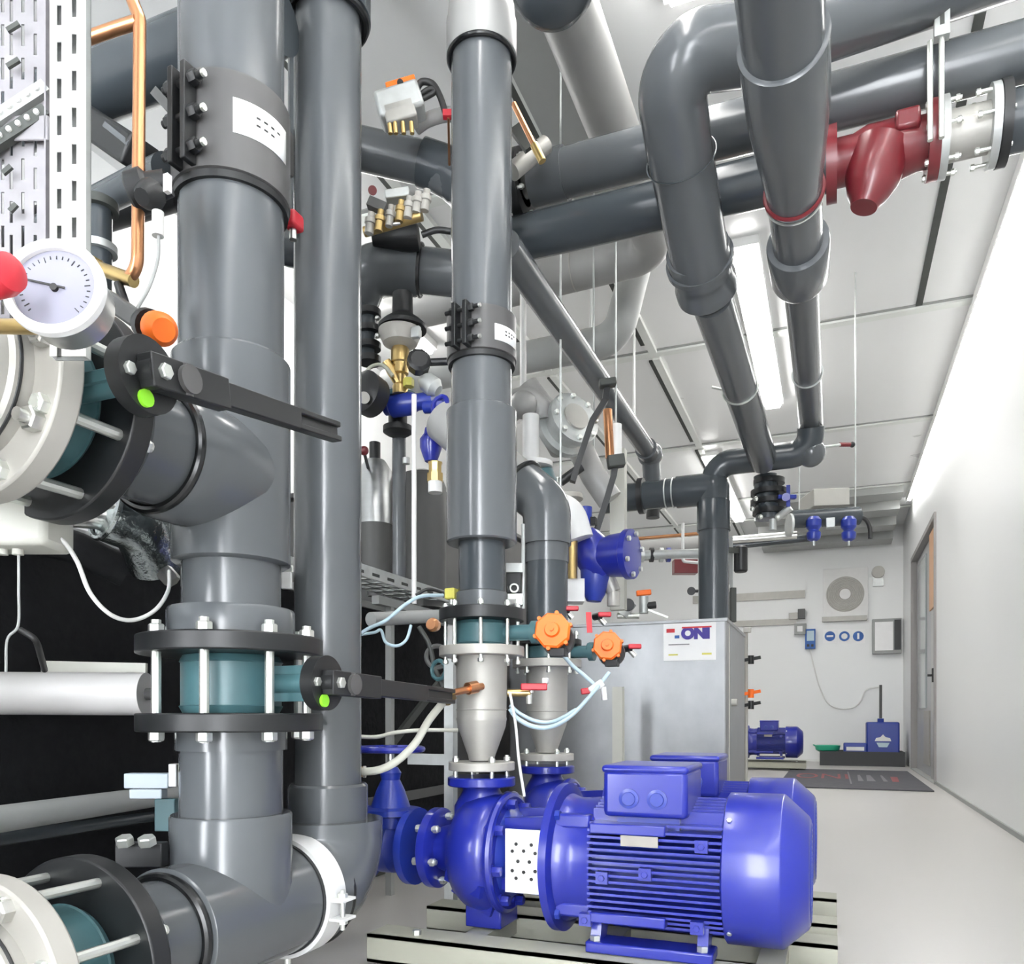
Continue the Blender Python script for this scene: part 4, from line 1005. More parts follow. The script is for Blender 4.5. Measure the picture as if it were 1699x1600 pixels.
# bits visible in the gap between the two left risers
t = thing('sensor_head', 'small brick red sensor head peeping between the two left risers', 'sensor', at(484, 385, 1.75))
part(t, 'head', 'red', MB().cbox(at(487, 368, 1.75), .03, .04, .035), bev=.006)
part(t, 'stem', 'steel', MB().cyl(at(486, 398, 1.75), at(486, 380, 1.75), .008, n=12))
t = thing('mount_bracket', 'white metal bracket between the thickest riser and the second riser', 'bracket', at(474, 975, 1.7))
fpart(t, 'plate', 'white', 466, 948, 483, 977, 1.72, .012)
fpart(t, 'arm', 'zinc', 462, 938, 486, 950, 1.72, .01)
t = thing('black_fixture', 'black rectangular fixture at the top edge between the two left risers', 'bracket', at(490, 60, 1.82))
fpart(t, 'plate', 'black', 478, -60, 506, 56, 1.86, .04)
t = solo('dark_pipe_piece', 'pvc_dark', MB().tube([at(440, 380, 2.3), at(505, 480, 2.3), at(505, 300, 2.5), (at(505,300,2.5).x, at(505,300,2.5).y, H-.001)], .05, .1, n=24), 'dark slanted pipe bend in the gap between the two left risers', 'pipe')
# ============================================================ MIDDLE: between second and middle riser
def cyl2(u0, v0, d0, u1, v1, d1_, r, r2=None, n=20): return MB().cyl(at(u0, v0, d0), at(u1, v1, d1_), r, r2, n)
g = 'x'
t = thing('servo_drive', 'small grey servo drive with orange red cap, tilted, high between the risers', 'actuator', at(665, 225, 2.5))
bx = MB().bar(at(628,188,2.5), at(700,165,2.5), .08, .085, ZA)
part(t, 'housing', 'galv', bx, bev=.01)
part(t, 'lower_housing', 'castgrey', MB().bar(at(640,200,2.49), at(690,186,2.49), .06, .06), bev=.006)
part(t, 'red_cap', 'orange', MB().bar(at(642,150,2.5), at(690,136,2.5), .035, .026, ZA), bev=.003)
part(t, 'cap_screw', 'black', MB().cyl(at(664,137,2.46), at(664,137,2.48), .010, n=12))
for u in (646, 655, 668, 682):
    part(t, 'brass_spigot', 'brass', MB().cyl(at(u, 203, 2.47), at(u+2, 222, 2.47), .007, n=12))
t = solo('cable', 'cable_black', MB().hose([at(690,150,2.5), at(700,136,2.5), at(718,140,2.5), at(730,160,2.5), at(740,190,2.5)], .010), 'thick black cable looping off the small servo drive', 'cable')
t = solo('cable', 'cable_black', MB().hose([at(694,160,2.5), at(712,148,2.5), at(722,152,2.5), at(706,162,2.5), at(696,166,2.5)], .008), 'small tight loop of black cable beside the small servo drive', 'cable')
t = thing('red_clip', 'small dull red clip beside the top of the middle riser', 'clip', at(742, 235, 2.5))
part(t, 'clip', 'red', MB().bar(at(735,190,2.5), at(752,190,2.5), .02, .02)); part(t, 'rod', 'copper', MB().cyl(at(744,195,2.5), at(746,292,2.72), .004, n=8))
t = solo('white_hose', 'pvc_light', MB().hose([at(690,212,2.62), at(712,198,2.62), at(745,190,2.62), at(790,196,2.62)], .022, 16), 'pale hose arching from the small servo drive toward the middle riser', 'hose')
# brass manifold cluster
t = thing('brass_manifold', 'brass manifold with pale caps just above the mid height pipe bend', 'manifold', at(660, 385, 2.55))
part(t, 'bar', 'brass', cyl2(605, 385, 2.6, 700, 358, 2.55, .016))
for i, (u, v, m_, r) in enumerate(((612,372,'castgrey',.014),(628,368,'brass',.013),(645,360,'castgrey',.012),(662,352,'brass',.013),(676,346,'flange_cream',.014),(690,338,'flange_cream',.015),(704,334,'flange_cream',.014))):
    part(t, 'spigot', m_, MB().lathe(at(u, v+16, 2.54), V((.15,0,1)), [(0,r),(.03,r),(.031,r*1.3),(.045,r*1.3),(.05,r*.8),(.065,r*.8)], 12))
part(t, 'grey_cap', 'galv', MB().bar(at(640,328,2.56), at(680,322,2.56), .04, .03), bev=.004)
part(t, 'red_knob', 'maroon', MB().cyl(at(618,316,2.55), at(618,316,2.58), .014, n=14))
part(t, 'side_cap', 'cabinet', MB().bar(at(612,336,2.55), at(640,348,2.55), .03, .03))
t = thing('black_funnel', 'black flared cap lying on top of the mid height pipe bend', 'cap', at(665, 412, 2.62))
part(t, 'cap', 'black', MB().lathe(at(618,398,2.88), at(702,392,2.88)-at(618,398,2.88), [(0,.02),(.05,.03),(.10,.045),(.13,.05),(.165,.05),(.17,.03)], 24))
part(t, 'tip', 'steel', MB().cyl(at(652,372,2.55), at(664,370,2.55), .006, n=10))
part(t, 'cable_tail', 'black', MB().hose([at(700,390,2.6), at(724,382,2.6), at(748,384,2.6)], .010))
# relief valve with black hat
t = thing('relief_valve', 'brass relief valve under a black dome, left of the middle riser', 'valve', at(662, 660, 2.9))
part(t, 'black_dome', 'black', MB().lathe(at(668,548,2.9), ZA, [(0,.086),(.012,.088),(.03,.07),(.05,.042),(.06,.038),(.13,.036)], 32))
part(t, 'cup', 'flange_cream', MB().lathe(at(664,578,2.9), ZA, [(0,.03),(.015,.062),(.05,.078),(.062,.078)], 32))
part(t, 'cup_clip', 'galv', MB().cbox(at(690,552,2.84), .035, .02, .04), bev=.004)
part(t, 'stem', 'brass', MB().lathe(at(664,655,2.9), ZA, [(0,.028),(.03,.028),(.04,.02),(.07,.02),(.075,.03),(.11,.03),(.115,.034),(.16,.034),(.17,.028),(.2,.028)], 20))
part(t, 'angled_outlet', 'brass', cyl2(664, 640, 2.9, 640, 600, 2.88, .018))
part(t, 'yellow_nut', 'yellow', MB().hexn(at(678, 642, 2.88), ZA, .02, .03))
t = thing('black_hand_knob', 'black ribbed hand knob right of the brass relief valve', 'knob valve', at(700, 625, 2.8))
part(t, 'grip', 'black', MB().lathe(at(695,600,2.82), V((.5,-.8,.1)), [(-.03,.032),(-.025,.042),(.012,.042),(.02,.03)], 10))
part(t, 'stem', 'black', cyl2(700, 602, 2.84, 745, 600, 2.84, .013))
part(t, 'grey_body', 'galv', MB().lathe(at(700,628,2.86), V((.6,.1,-.5)), [(0,.02),(.02,.034),(.06,.036),(.08,.02)], 18))
t = thing('round_valve_body', 'round black valve body left of the brass relief valve', 'valve', at(618, 690, 2.85))
part(t, 'body', 'black', MB().lathe(at(612,655,2.85), V((-.2,-1,.1)), [(-.04,.05),(-.03,.072),(.03,.075),(.045,.05),(.05,.03)], 28))
part(t, 'hub', 'castgrey', MB().cyl(at(604,660,2.79), at(604,660,2.77), .02, n=18))
part(t, 'bracket', 'beige', MB().hose([at(600,640,2.86), at(612,612,2.86), at(634,606,2.86), at(652,624,2.86)], .007))
t = thing('dark_valve_stack', 'stack of dark small valves hugging the right side of the second riser', 'valve', at(612, 610, 2.95))
part(t, 'body', 'pvc_dark', cyl2(608, 600, 2.95, 612, 515, 2.95, .03))
for v in (520, 548, 575, 598): part(t, 'ring', 'black', MB().cyl(at(613, v+5, 2.94), at(613, v-5, 2.94), .042, n=20))
part(t, 'bolt', 'steel', MB().ball(at(626, 528, 2.88), .009)); part(t, 'bolt', 'steel', MB().ball(at(626, 557, 2.88), .009))
# blue small valves
t = thing('ball_valve', 'blue horizontal valve with green top ring left of the middle riser', 'valve', at(670, 700, 2.95), 'small blue valves')
part(t, 'body', 'blue_dark', MB().lathe(at(640,676,2.95), XA, [(0,.03),(.02,.03),(.03,.042),(.10,.042),(.13,.03),(.20,.028)], 24))
part(t, 'top_ring', 'teal', MB().cyl(at(664,663,2.95), at(664,655,2.95), .06, n=28))
part(t, 'white_ring', 'white', MB().cyl(at(664,655,2.95), at(664,650,2.95), .045, n=28))
t = thing('ball_valve', 'small violet blue hand wheel valve touching the left edge of the middle riser', 'valve', at(732, 690, 2.85), 'small blue valves')
part(t, 'wheel', 'blue', MB().torus(at(730,672,2.8), V((-.2,-1,.2)), .03, .009, 24, 8).cyl(at(730,672,2.8), at(730,672,2.84), .014, n=14))
part(t, 'body', 'blue_dark', cyl2(705, 676, 2.88, 740, 674, 2.85, .022))
t = thing('ball_valve', 'light blue upright valve on a brass union left of the middle riser', 'valve', at(716, 800, 2.9), 'small blue valves')
part(t, 'body', 'blue', MB().lathe(at(715,766,2.9), ZA, [(0,.022),(.02,.03),(.05,.04),(.08,.04),(.10,.026),(.12,.022)], 24))
part(t, 'side_wheel', 'blue_dark', MB().cyl(at(700,738,2.9), at(706,738,2.9), .02, n=18))
part(t, 'union', 'brass', MB().lathe(at(722,800,2.9), ZA, [(0,.03),(.03,.03),(.031,.024),(.06,.024),(.07,.028)], 8))
part(t, 'white_sleeve', 'white', MB().cyl(at(722,818,2.9), at(722,800,2.9), .026, n=20))
t = thing('black_elbow_fitting', 'black flanged fitting below the blue horizontal valve', 'fitting', at(658, 730, 3.0))
part(t, 'body', 'black', MB().lathe(at(660,722,3.0), ZA, [(0,.04),(.01,.055),(.03,.055),(.035,.035),(.07,.035)], 24))
part(t, 'side', 'pvc', MB().cyl(at(662,975,3.05), at(662,722,3.05), .026, n=20))
part(t, 'small_plug', 'galv', MB().cyl(at(674,770,3.0), at(674,760,3.0), .014, n=12))
t = solo('thin_post', 'white', MB().cyl(at(687,1002,2.72), at(687,655,2.72), .0085, n=12), 'thin white vertical rod standing on the perforated tray', 'rod')
t = thing('small_motor_knob', 'tiny dark red brown knob beside the second riser at mid height', 'knob', at(605, 758, 2.9))
part(t, 'knob', 'maroon', MB().ball(at(604, 748, 2.9), .017)); part(t, 'stem', 'joint_dark', cyl2(612, 782, 3.13, 604, 750, 2.9, .006))
# hoses, brackets low in the gap
t = solo('air_hose', 'hose_clear', MB().hose([at(585,1062,2.3), at(610,1044,2.3), at(640,1030,2.3), at(672,1004,2.32), at(698,990,2.35), at(735,988,2.4)], .0055), 'pale blue air hose rising right from the second riser to the tray', 'hose')
t = solo('air_hose', 'hose_clear', MB().hose([at(585,1055,2.34), at(620,1050,2.34), at(632,1046,2.34), at(640,1066,2.34), at(658,1072,2.34), at(674,1062,2.34), at(682,1038,2.36)], .0045), 'thin clear hose hanging in a small loop under the grey conduit', 'hose')
t = solo('air_hose', 'cable_black', MB().hose([at(690,988,2.4), at(710,978,2.4), at(735,984,2.42), at(750,992,2.42)], .005), 'thin dark blue black hose lying over the end of the tray', 'hose')
t = solo('drain_hose', 'rubber_hose', MB().hose([at(740,1160,1.98), at(712,1195,1.95), at(690,1232,1.92), at(660,1262,1.9), at(628,1278,1.9), at(592,1281,1.95)], .0095), 'thick cream drain hose curving from the brass tap down to the second riser', 'hose')
t = solo('drain_hose', 'rubber_hose', MB().hose([at(583,1222,2.4), at(625,1223,2.4), at(655,1216,2.4), at(700,1212,2.4), at(760,1212,2.4)], .006), 'thinner cream hose running level above the curving one', 'hose')
t = thing('drain_tap', 'copper coloured drain tap on the left of the nearer cast outlet piece', 'tap', at(775, 1160, 1.98))
part(t, 'spout', 'copper', cyl2(800, 1139, 2.06, 750, 1150, 1.98, .009)); part(t, 'nut', 'brass', MB().hexn(at(750,1152,1.98), at(738,1164,1.97)-at(750,1152,1.98), .016, .03))
part(t, 'collar', 'copper', cyl2(790, 1140, 2.04, 776, 1143, 2.02, .016))
t = thing('hose_nozzle', 'brass hose tail at the foot of the second riser', 'fitting', at(592, 1290, 1.95))
part(t, 'tail', 'brass', cyl2(586, 1281, 1.955, 602, 1281, 1.955, .013)); part(t, 'ring', 'flange_cream', cyl2(603, 1281, 1.955, 607, 1281, 1.955, .0145))
t = thing('yellow_marker', 'small yellow cap on the left of the flange under the middle riser', 'cap', at(749, 1000, 2.15))
part(t, 'cap', 'yellow', MB().cbox(at(749,986,2.15), .03, .03, .03), bev=.004); part(t, 'pin', 'zinc', cyl2(749, 1003, 2.15, 749, 993, 2.15, .007))
gx0 = at(748, 0, 2.55)
t = thing('support_post', 'grey steel support post rising left of the nearer cast outlet piece', 'post', (gx0.x, gx0.y, 0))
part(t, 'post', 'galv', MB().box((gx0.x-.016, gx0.y-.016, .0), (gx0.x+.016, gx0.y+.016, zv(1040, 2.55))))
part(t, 'arm', 'galv', MB().box((gx0.x-.15, gx0.y-.012, zv(1270, 2.55)), (gx0.x, gx0.y+.012, zv(1252, 2.55))))
part(t, 'base_plate', 'galv', MB().box((gx0.x-.05, gx0.y-.05, 0), (gx0.x+.05, gx0.y+.05, .008)))
t = thing('black_cable_bundle', 'tangle of dark fittings between the support post and the tray end', 'fitting', at(720, 1130, 2.6))
part(t, 'coil', 'cabinet', MB().torus(at(725,1090,2.6), V((.3,-1,0)), .035, .008, 24, 8))
part(t, 'coil', 'teal', MB().torus(at(728,1112,2.58), V((-.3,-1,0)), .03, .007, 24, 8))
part(t, 'dropper', 'joint_dark', MB().hose([at(695,1040,2.6), at(712,1070,2.6), at(722,1110,2.6), at(735,1140,2.6)], .008))
part(t, 'pink_knob', 'copper', MB().lathe(at(722,1038,2.5), V((0,-1,0)), [(0,.02),(.02,.022),(.03,.016)], 16))
t = solo('capillary', 'cable_white', MB().hose([at(846,1150,1.98), at(855,1200,1.96), at(861,1262,1.94), at(870,1322,1.92)], .0035), 'thin white capillary line running down in front of the nearer outlet flange', 'hose')

# red taps and blue tubes at the reducers
t = thing('red_lever_tap', 'red handled ball tap between the two cast outlet pieces', 'tap', at(878, 1162, 2.08))
part(t, 'body', 'brass', cyl2(842, 1150, 2.08, 880, 1150, 2.08, .010)); part(t, 'handle', 'red', MB().bar(at(864,1140,2.06), at(908,1140,2.06), .014, .018), bev=.003)
part(t, 'stem', 'steel', cyl2(882, 1150, 2.07, 882, 1136, 2.07, .006)); part(t, 'plug', 'white', MB().cbox(at(905,1130,2.08), .016, .016, .016), bev=.003)
part(t, 'outlet', 'zinc', cyl2(878, 1152, 2.08, 878, 1168, 2.08, .008))
t = solo('air_hose', 'hose_clear', MB().hose([at(846,1176,2.0), at(858,1192,2.0), at(885,1206,2.0), at(915,1206,2.02), at(945,1190,2.1), at(975,1160,2.2), at(1000,1130,2.3), at(1010,1117,2.33)], .0058), 'pale blue hose sagging below the red handled tap and rising to the right', 'hose')
t = solo('air_hose', 'hose_clear', MB().hose([at(846,1170,2.03), at(862,1184,2.03), at(890,1197,2.03), at(920,1197,2.05), at(955,1178,2.14)], .005), 'second pale blue hose just above the sagging one', 'hose')
t = solo('air_hose', 'hose_clear', MB().hose([at(935,1088,2.3), at(950,1105,2.3), at(968,1120,2.3), at(985,1135,2.3)], .0058), 'short pale blue hose coming down from the left to the white cross fitting', 'hose')
t = thing('cross_fitting', 'white and red plastic cross fitting where the pale blue hoses meet', 'fitting', at(988, 1165, 2.28))
part(t, 'body', 'white', MB().bar(at(978,1148,2.28), at(1000,1132,2.28), .022, .022), bev=.004); part(t, 'leg', 'white', cyl2(1001,1140,2.28,1003,1162,2.28,.008))
part(t, 'red_end', 'red', MB().bar(at(964,1148,2.28), at(980,1146,2.28), .014, .018), bev=.003)
for (u, v, l) in ((946, 1010, 'small dark red tap at upper right of the larger orange dial'), (1000, 1020, 'small flat red lever above the smaller orange dial'), (1050, 1073, 'small red and black tap right of the smaller orange dial')):
    t = thing('small_red_tap', l, 'tap', at(u, v+8, 2.6), 'small red taps')
    part(t, 'handle', 'red', MB().bar(at(u-8, v, 2.6), at(u+14, v, 2.6), .018, .016), bev=.004)
    part(t, 'stem', 'black', cyl2(u-4, v+2, 2.6, u-14, v+4, 2.62, .012)); part(t, 'body', 'zinc', cyl2(u-6, v+5, 2.62, u+4, v+16, 2.62, .009))
t = solo('pink_tag', 'sign_red', MB().prism([at(972,1016,2.55), at(981,1016,2.55), at(983,1050,2.55), at(974,1050,2.55)], f_*.004), 'narrow faded red tag hanging left of the smaller orange dial', 'tag')
MT['sign_red']
t = thing('pneumatic_block', 'pale metal air block with black dials between middle riser and farther riser', 'valve block', at(853, 1012, 2.45))
fpart(t, 'block', 'galv', 839, 934, 868, 950, 2.45, .04); fpart(t, 'lower_block', 'zinc', 842, 985, 868, 1004, 2.45, .03); fpart(t, 'dial_box', 'black', 840, 950, 864, 984, 2.46, .03)
part(t, 'dial_ring', 'zinc', MB().torus(at(853, 976, 2.45), f_, .012, .003, 18, 6)); part(t, 'post', 'galv', cyl2(868, 870, 2.48, 868, 1010, 2.48, .006)); part(t, 'bracket', 'galv', MB().bar(at(834,1000,2.16), at(852,997,2.46), .02, .012))

# ============================================================ RIGHT OF THE MIDDLE RISER
D3 = 3.55
t = thing('pale_riser', 'pale grey pipe elbow with short white vertical pipe right of the middle riser', 'pipe', at(882, 780, D3))
part(t, 'elbow', 'pvc_light', MB().tube([at(835,690,D3), at(872,655,D3), at(905,690,D3), at(906,700,D3)], .058, .07, 28).ball(at(868,672,D3-.06), .06))
part(t, 'white_pipe', 'white', cyl2(881, 770, D3-.12, 881, 690, D3-.12, .036))
part(t, 'flange', 'white', cyl2(888, 776, D3-.12, 888, 768, D3-.12, .075))
t = thing('pale_branch', 'beige grey slanted pipe joining the round flanged valve', 'pipe', at(900, 730, D3+.1))
part(t, 'pipe', 'pvc_light', MB().tube([at(870,645,D3+.1), at(905,690,D3+.1), at(935,742,D3+.05)], .068, .1, 28))
t = thing('flanged_disc_valve', 'round grey valve with bolted flanges facing the room, right of the pale elbow', 'valve', at(945, 770, D3))
c = at(940, 708, D3); ax = V((.75,-.6,.25)).normalized()
part(t, 'body', 'galv', MB().lathe(c-ax*.07, ax, [(0,.10),(.02,.125),(.05,.125),(.06,.10),(.10,.10),(.11,.12),(.14,.12),(.145,.09)], 36))
_, e1, e2 = basis(ax)
for k in range(8):
    a = 2*PI*k/8; q = c+ax*.075+(e1*math.cos(a)+e2*math.sin(a))*.102
    part(t, 'bolt', 'zinc', MB().hexn(q, ax, .012, .014))
part(t, 'face', 'castgrey', MB().cyl(c+ax*.07, c+ax*.085, .06, n=28))
t = thing('wafer_valve', 'blue-green wafer valve with pale flanges below the white vertical pipe', 'valve', at(920, 832, D3-.1))
part(t, 'body', 'teal', cyl2(905, 820, D3-.1, 895, 785, D3-.1, .062)); part(t, 'flange', 'flange_cream', cyl2(935, 833, D3-.1, 934, 825, D3-.1, .085))
part(t, 'stud', 'zinc', cyl2(897, 830, D3-.17, 897, 780, D3-.17, .006)); part(t, 'stud', 'zinc', cyl2(925, 830, D3-.15, 925, 792, D3-.15, .006))
part(t, 'dark_stem', 'black', cyl2(930, 800, D3-.1, 965, 775, D3-.1, .02))
t = thing('white_insulated_bend', 'off white insulated pipe bend right of the farther riser elbow', 'insulated pipe', at(955, 890, 3.2))
part(t, 'bend', 'white', MB().tube([at(918,838,3.2), at(948,848,3.2), at(962,895,3.2)], .055, .08, 28))
part(t, 'white_box', 'white', MB().prism([at(938,960,3.25), at(970,960,3.25), at(970,998,3.25), at(938,998,3.25)], f_*.1))
part(t, 'brass_pipe', 'brass', cyl2(950, 960, 3.25, 950, 895, 3.22, .02)); q = at(930, 836, 3.2); hang(t, q.x, q.y, q.z)
for i, (P, l) in enumerate((([(1008,632),(1004,665),(982,700),(962,760),(950,800)], 'black hanger strap slanting down left from the slim diagonal pipe'), ([(1022,762),(1018,790),(1006,830),(990,880)], 'black hanger strap slanting down left beside the beige post'))):
    t = thing('hanger_strap', l, 'bracket', at(*P[-1], 3.4), 'black hanger straps')
    m = MB(); 
    for a, b in zip(P[:-1], P[1:]): m.bar(at(*a, 3.4), at(*b, 3.4), .025, .036, f_)
    part(t, 'strap', 'black', m)
    part(t, 'clamp', 'joint_dark', MB().bar(at(P[0][0]-14, P[0][1]+6, 3.38), at(P[0][0]+14, P[0][1]+2, 3.38), .05, .05 if i else .03), bev=.005)
t = thing('copper_white_pipe', 'short vertical pipe half copper half white under the slim diagonal pipe', 'pipe', at(1018, 760, 3.6))
part(t, 'white_half', 'white', cyl2(1022, 762, 3.6, 1022, 705, 3.6, .026)); part(t, 'copper_half', 'copper', cyl2(1012, 760, 3.58, 1008, 680, 3.58, .020)); q = at(1022, 706, 3.6); hang(t, q.x, q.y, q.z)
t = thing('pale_slanted_pipe', 'pale grey slanted pipe between the two black hanger straps', 'pipe', at(990, 810, 3.9))
part(t, 'pipe', 'pvc_light', MB().tube([at(960,740,3.9), at(985,790,3.9), at(1012,830,3.9)], .062, .1, 28)); q = at(985, 785, 3.9); hang(t, q.x, q.y, q.z)
ub = at(1026, 0, 4.0)
t = thing('beige_post', 'beige vertical post behind the blue strainer', 'post', (ub.x, ub.y, .0))
part(t, 'post', 'box_beige', MB().cbox((ub.x, ub.y, zv(880,4.0)), .075, .05, .8)); part(t, 'lower_post', 'box_beige', MB().cbox((ub.x, ub.y, .40), .05, .05, .8))
# blue strainer
t = thing('strainer', 'bright blue angled strainer above the steel tank, left of its sign', 'strainer', at(1000, 1000, 3.3))
part(t, 'body', 'blue', MB().lathe(at(968,885,3.3), at(1000,945,3.3)-at(968,885,3.3), [(0,.045),(.02,.06),(.10,.085),(.17,.08),(.2,.06)], 28))
part(t, 'branch', 'blue', MB().lathe(at(985,925,3.3), at(1045,920,3.22)-at(985,925,3.3), [(0,.06),(.08,.085),(.14,.09),(.145,.10),(.17,.10),(.175,.06)], 28))
part(t, 'basket', 'blue_dark', MB().lathe(at(990,930,3.3), at(985,1000,3.3)-at(990,930,3.3), [(0,.07),(.08,.06),(.14,.045),(.17,.03)], 24))
ax = (at(1045,920,3.22)-at(985,925,3.3)).normalized(); _, e1, e2 = basis(ax)
for k in range(6):
    a = 2*PI*k/6+.4; q = at(985,925,3.3)+ax*.175+(e1*math.cos(a)+e2*math.sin(a))*.083
    part(t, 'bolt', 'zinc', MB().hexn(q, ax, .011, .012))
part(t, 'neck', 'galv', cyl2(962, 862, 3.3, 968, 888, 3.3, .026))
t = thing('ball_valve', 'small dark blue valve with black stop above the bright blue strainer', 'valve', at(975, 880, 3.35), 'small blue valves')
part(t, 'body', 'blue_dark', cyl2(972, 872, 3.35, 972, 842, 3.35, .026)); part(t, 'stop', 'black', MB().cbox(at(985,865,3.33), .02, .03, .03))
t = thing('filter_cup', 'pale yellow filter cup under the bright blue strainer', 'filter', at(1018, 1008, 3.3))
part(t, 'cup', 'flange_cream', cyl2(1018, 1006, 3.3, 1018, 982, 3.3, .026)); part(t, 'cap', 'castgrey', cyl2(1018, 982, 3.3, 1003, 945, 3.3, .03))
t = thing('orange_cap_valve', 'little metal valve with faded orange cap standing on the steel tank', 'valve', at(1068, 1022, 4.4))
part(t, 'cap', 'orange', MB().bar(at(1056,985,4.4), at(1080,983,4.4), .03, .03), bev=.005); part(t, 'body', 'galv', cyl2(1068, 1018, 4.4, 1068, 990, 4.4, .025))
part(t, 'side', 'black', cyl2(1070, 1006, 4.4, 1088, 1004, 4.4, .02)); part(t, 'lever', 'zinc', MB().bar(at(1075,1012,4.38), at(1108,1025,4.38), .01, .012))
t = thing('grey_valve', 'grey valve with dark disc on the tank edge left of the faded orange cap', 'valve', at(1040, 1024, 4.4))
part(t, 'body', 'galv', cyl2(1032, 1022, 4.4, 1048, 1000, 4.4, .03)); part(t, 'disc', 'black', cyl2(1042, 1004, 4.36, 1042, 1004, 4.40, .035)); part(t, 'flange', 'zinc', cyl2(1024, 1022, 4.4, 1060, 1022, 4.4, .016))
# pipework seen left of the down pipe
t = solo('copper_line', 'copper', MB().cyl((-2.6, 5.75, zv(882,5.6)), (atY(1185,880,5.75).x, 5.75, zv(882,5.6)), .012, n=12), 'thin copper line left of the pipe that enters the tank', 'pipe')
t = solo('grey_blue_pipe', 'pvc_light', MB().cyl((-3.299, 5.95, zv(904,5.8)), (atY(1175,902,5.95).x, 5.95, zv(904,5.8)), .075, n=28), 'pale blue grey horizontal pipe behind the blue strainer, left of the down pipe', 'pipe')
t = thing('flange_row', 'row of pale and dark flange rings left of the down pipe, above the tank', 'pipe fitting', at(1090, 930, 5.5))
part(t, 'pipe', 'galv', MB().cyl(at(1040,922,4.8), at(1162,918,4.62), .026, n=20))
for u, m_ in ((1062,'galv'),(1078,'black'),(1094,'galv'),(1106,'blue_dark')): part(t, 'ring', m_, MB().cyl(at(u,921,4.75), at(u+6,921,4.75), .043, n=24))
t = thing('brown_box', 'small dark brown box behind a thin pale pipe frame left of the down pipe', 'box', at(1135, 952, 5.2))
fpart(t, 'box', 'maroon', 1119, 928, 1158, 951, 5.2, .08); part(t, 'pale_frame', 'white', MB().tube([at(1133,868,5.15), at(1133,932,5.15), at(1158,934,5.15)], .010, .02, 12))
t = thing('wall_dial', 'small black round dial just left of the down pipe', 'gauge', at(1145, 992, 5.0))
part(t, 'dial', 'black', MB().cyl(at(1147,981,5.0), at(1147,981,5.06), .026, n=20)); part(t, 'stem', 'black', cyl2(1147,981,5.05,1158,981,5.05,.01))
t = thing('black_lamp', 'black cylindrical wall lamp right of the down pipe', 'wall lamp', at(1229, 950, 4.75))
part(t, 'body', 'black', MB().lathe(at(1229,950,4.75), ZA, [(0,.032),(.01,.040),(.145,.040),(.155,.028)], 24)); part(t, 'bracket', 'joint_dark', MB().bar(at(1203,912,4.62), at(1229,915,4.75), .02, .03))
t = thing('cable_duct', 'narrow dark cable duct with box beside the pipe that enters the tank', 'cable duct', at(1214, 1030, 4.7))
fpart(t, 'duct', 'joint_grey', 1207, 890, 1216, 1035, 4.75, .03); fpart(t, 'dark_duct', 'joint_dark', 1213, 975, 1222, 1032, 4.7, .03); fpart(t, 'switch', 'white', 1202, 970, 1211, 982, 4.65, .02)
t = solo('silver_pipe', 'steel', MB().cyl(at(1206,897,5.1), at(1322,888,5.0), .024, n=20), 'shiny horizontal pipe running right from the down pipe', 'pipe')
t = solo('dark_pipe_run', 'pvc_dark', MB().cyl(at(1216,906,5.12), at(1352,892,5.0), .022, n=20), 'dark thin pipe directly under the shiny horizontal one', 'pipe')

# valve station and cluster under the receding pipes
t = thing('valve_cluster', 'cluster of black flanges and rings hanging where the fat receding pipe ends', 'valve', at(1278, 862, 4.5))
part(t, 'pipe', 'pvc_dark', cyl2(1274, 862, 4.5, 1270, 790, 4.5, .065))
for v, r in ((800,.085),(818,.10),(834,.10),(850,.09)): part(t, 'flange', 'black', MB().cyl(at(1276, v+4, 4.5), at(1276, v-4, 4.5), r, n=28))
for u, v in ((1254,828),(1262,858),(1290,858),(1248,845)): part(t, 'bolt', 'zinc', MB().ball(at(u, v, 4.38), .013))
part(t, 'side_arm', 'galv', cyl2(1288, 860, 4.45, 1312, 842, 4.4, .02)); part(t, 'lower_plug', 'galv', cyl2(1282, 862, 4.45, 1282, 880, 4.45, .02))
t = thing('ball_valve', 'blue four pointed hand wheel valve beside the black flange cluster', 'valve', at(1305, 840, 4.4), 'small blue valves')
part(t, 'wheel', 'blue_dark', MB().bar(at(1290,825,4.4), at(1320,825,4.4), .03, .02).bar(at(1308,806,4.4), at(1308,842,4.4), .03, .02, XA)); part(t, 'hub', 'blue', cyl2(1304,825,4.36,1304,825,4.44,.022))
t = thing('valve_station', 'dark horizontal valve station with two blue bowls, right of the down pipe', 'valve', at(1375, 900, 4.9))
part(t, 'body', 'pvc_dark', cyl2(1312, 862, 4.9, 1425, 856, 4.9, .055)); part(t, 'ring', 'galv', cyl2(1308,872,4.88,1312,872,4.88,.07))
for u in (1350, 1408):
    part(t, 'bowl', 'blue_dark', MB().lathe(at(u,898,4.85), ZA, [(0,.02),(.01,.036),(.03,.042),(.05,.042),(.06,.03),(.09,.03)], 20))
    part(t, 'drain', 'galv', cyl2(u, 906, 4.85, u, 897, 4.85, .008))
    part(t, 'blue_head', 'blue_dark', MB().lathe(at(u,880,4.85), ZA, [(0,.03),(.02,.045),(.06,.045),(.08,.03)], 20))
part(t, 'gauge_block', 'galv', MB().cbox(at(1378,868,4.82), .05, .03, .06), bev=.004)
part(t, 'black_hose', 'cable_black', MB().hose([at(1420,856,4.88), at(1436,862,4.88), at(1443,876,4.88), at(1444,894,4.88)], .013))
part(t, 'top_pin', 'black', cyl2(1420, 846, 4.88, 1420, 856, 4.88, .01)); q = at(1419, 850, 4.9); hang(t, q.x, q.y, q.z); q = at(1326, 850, 4.9); hang(t, q.x, q.y, q.z)
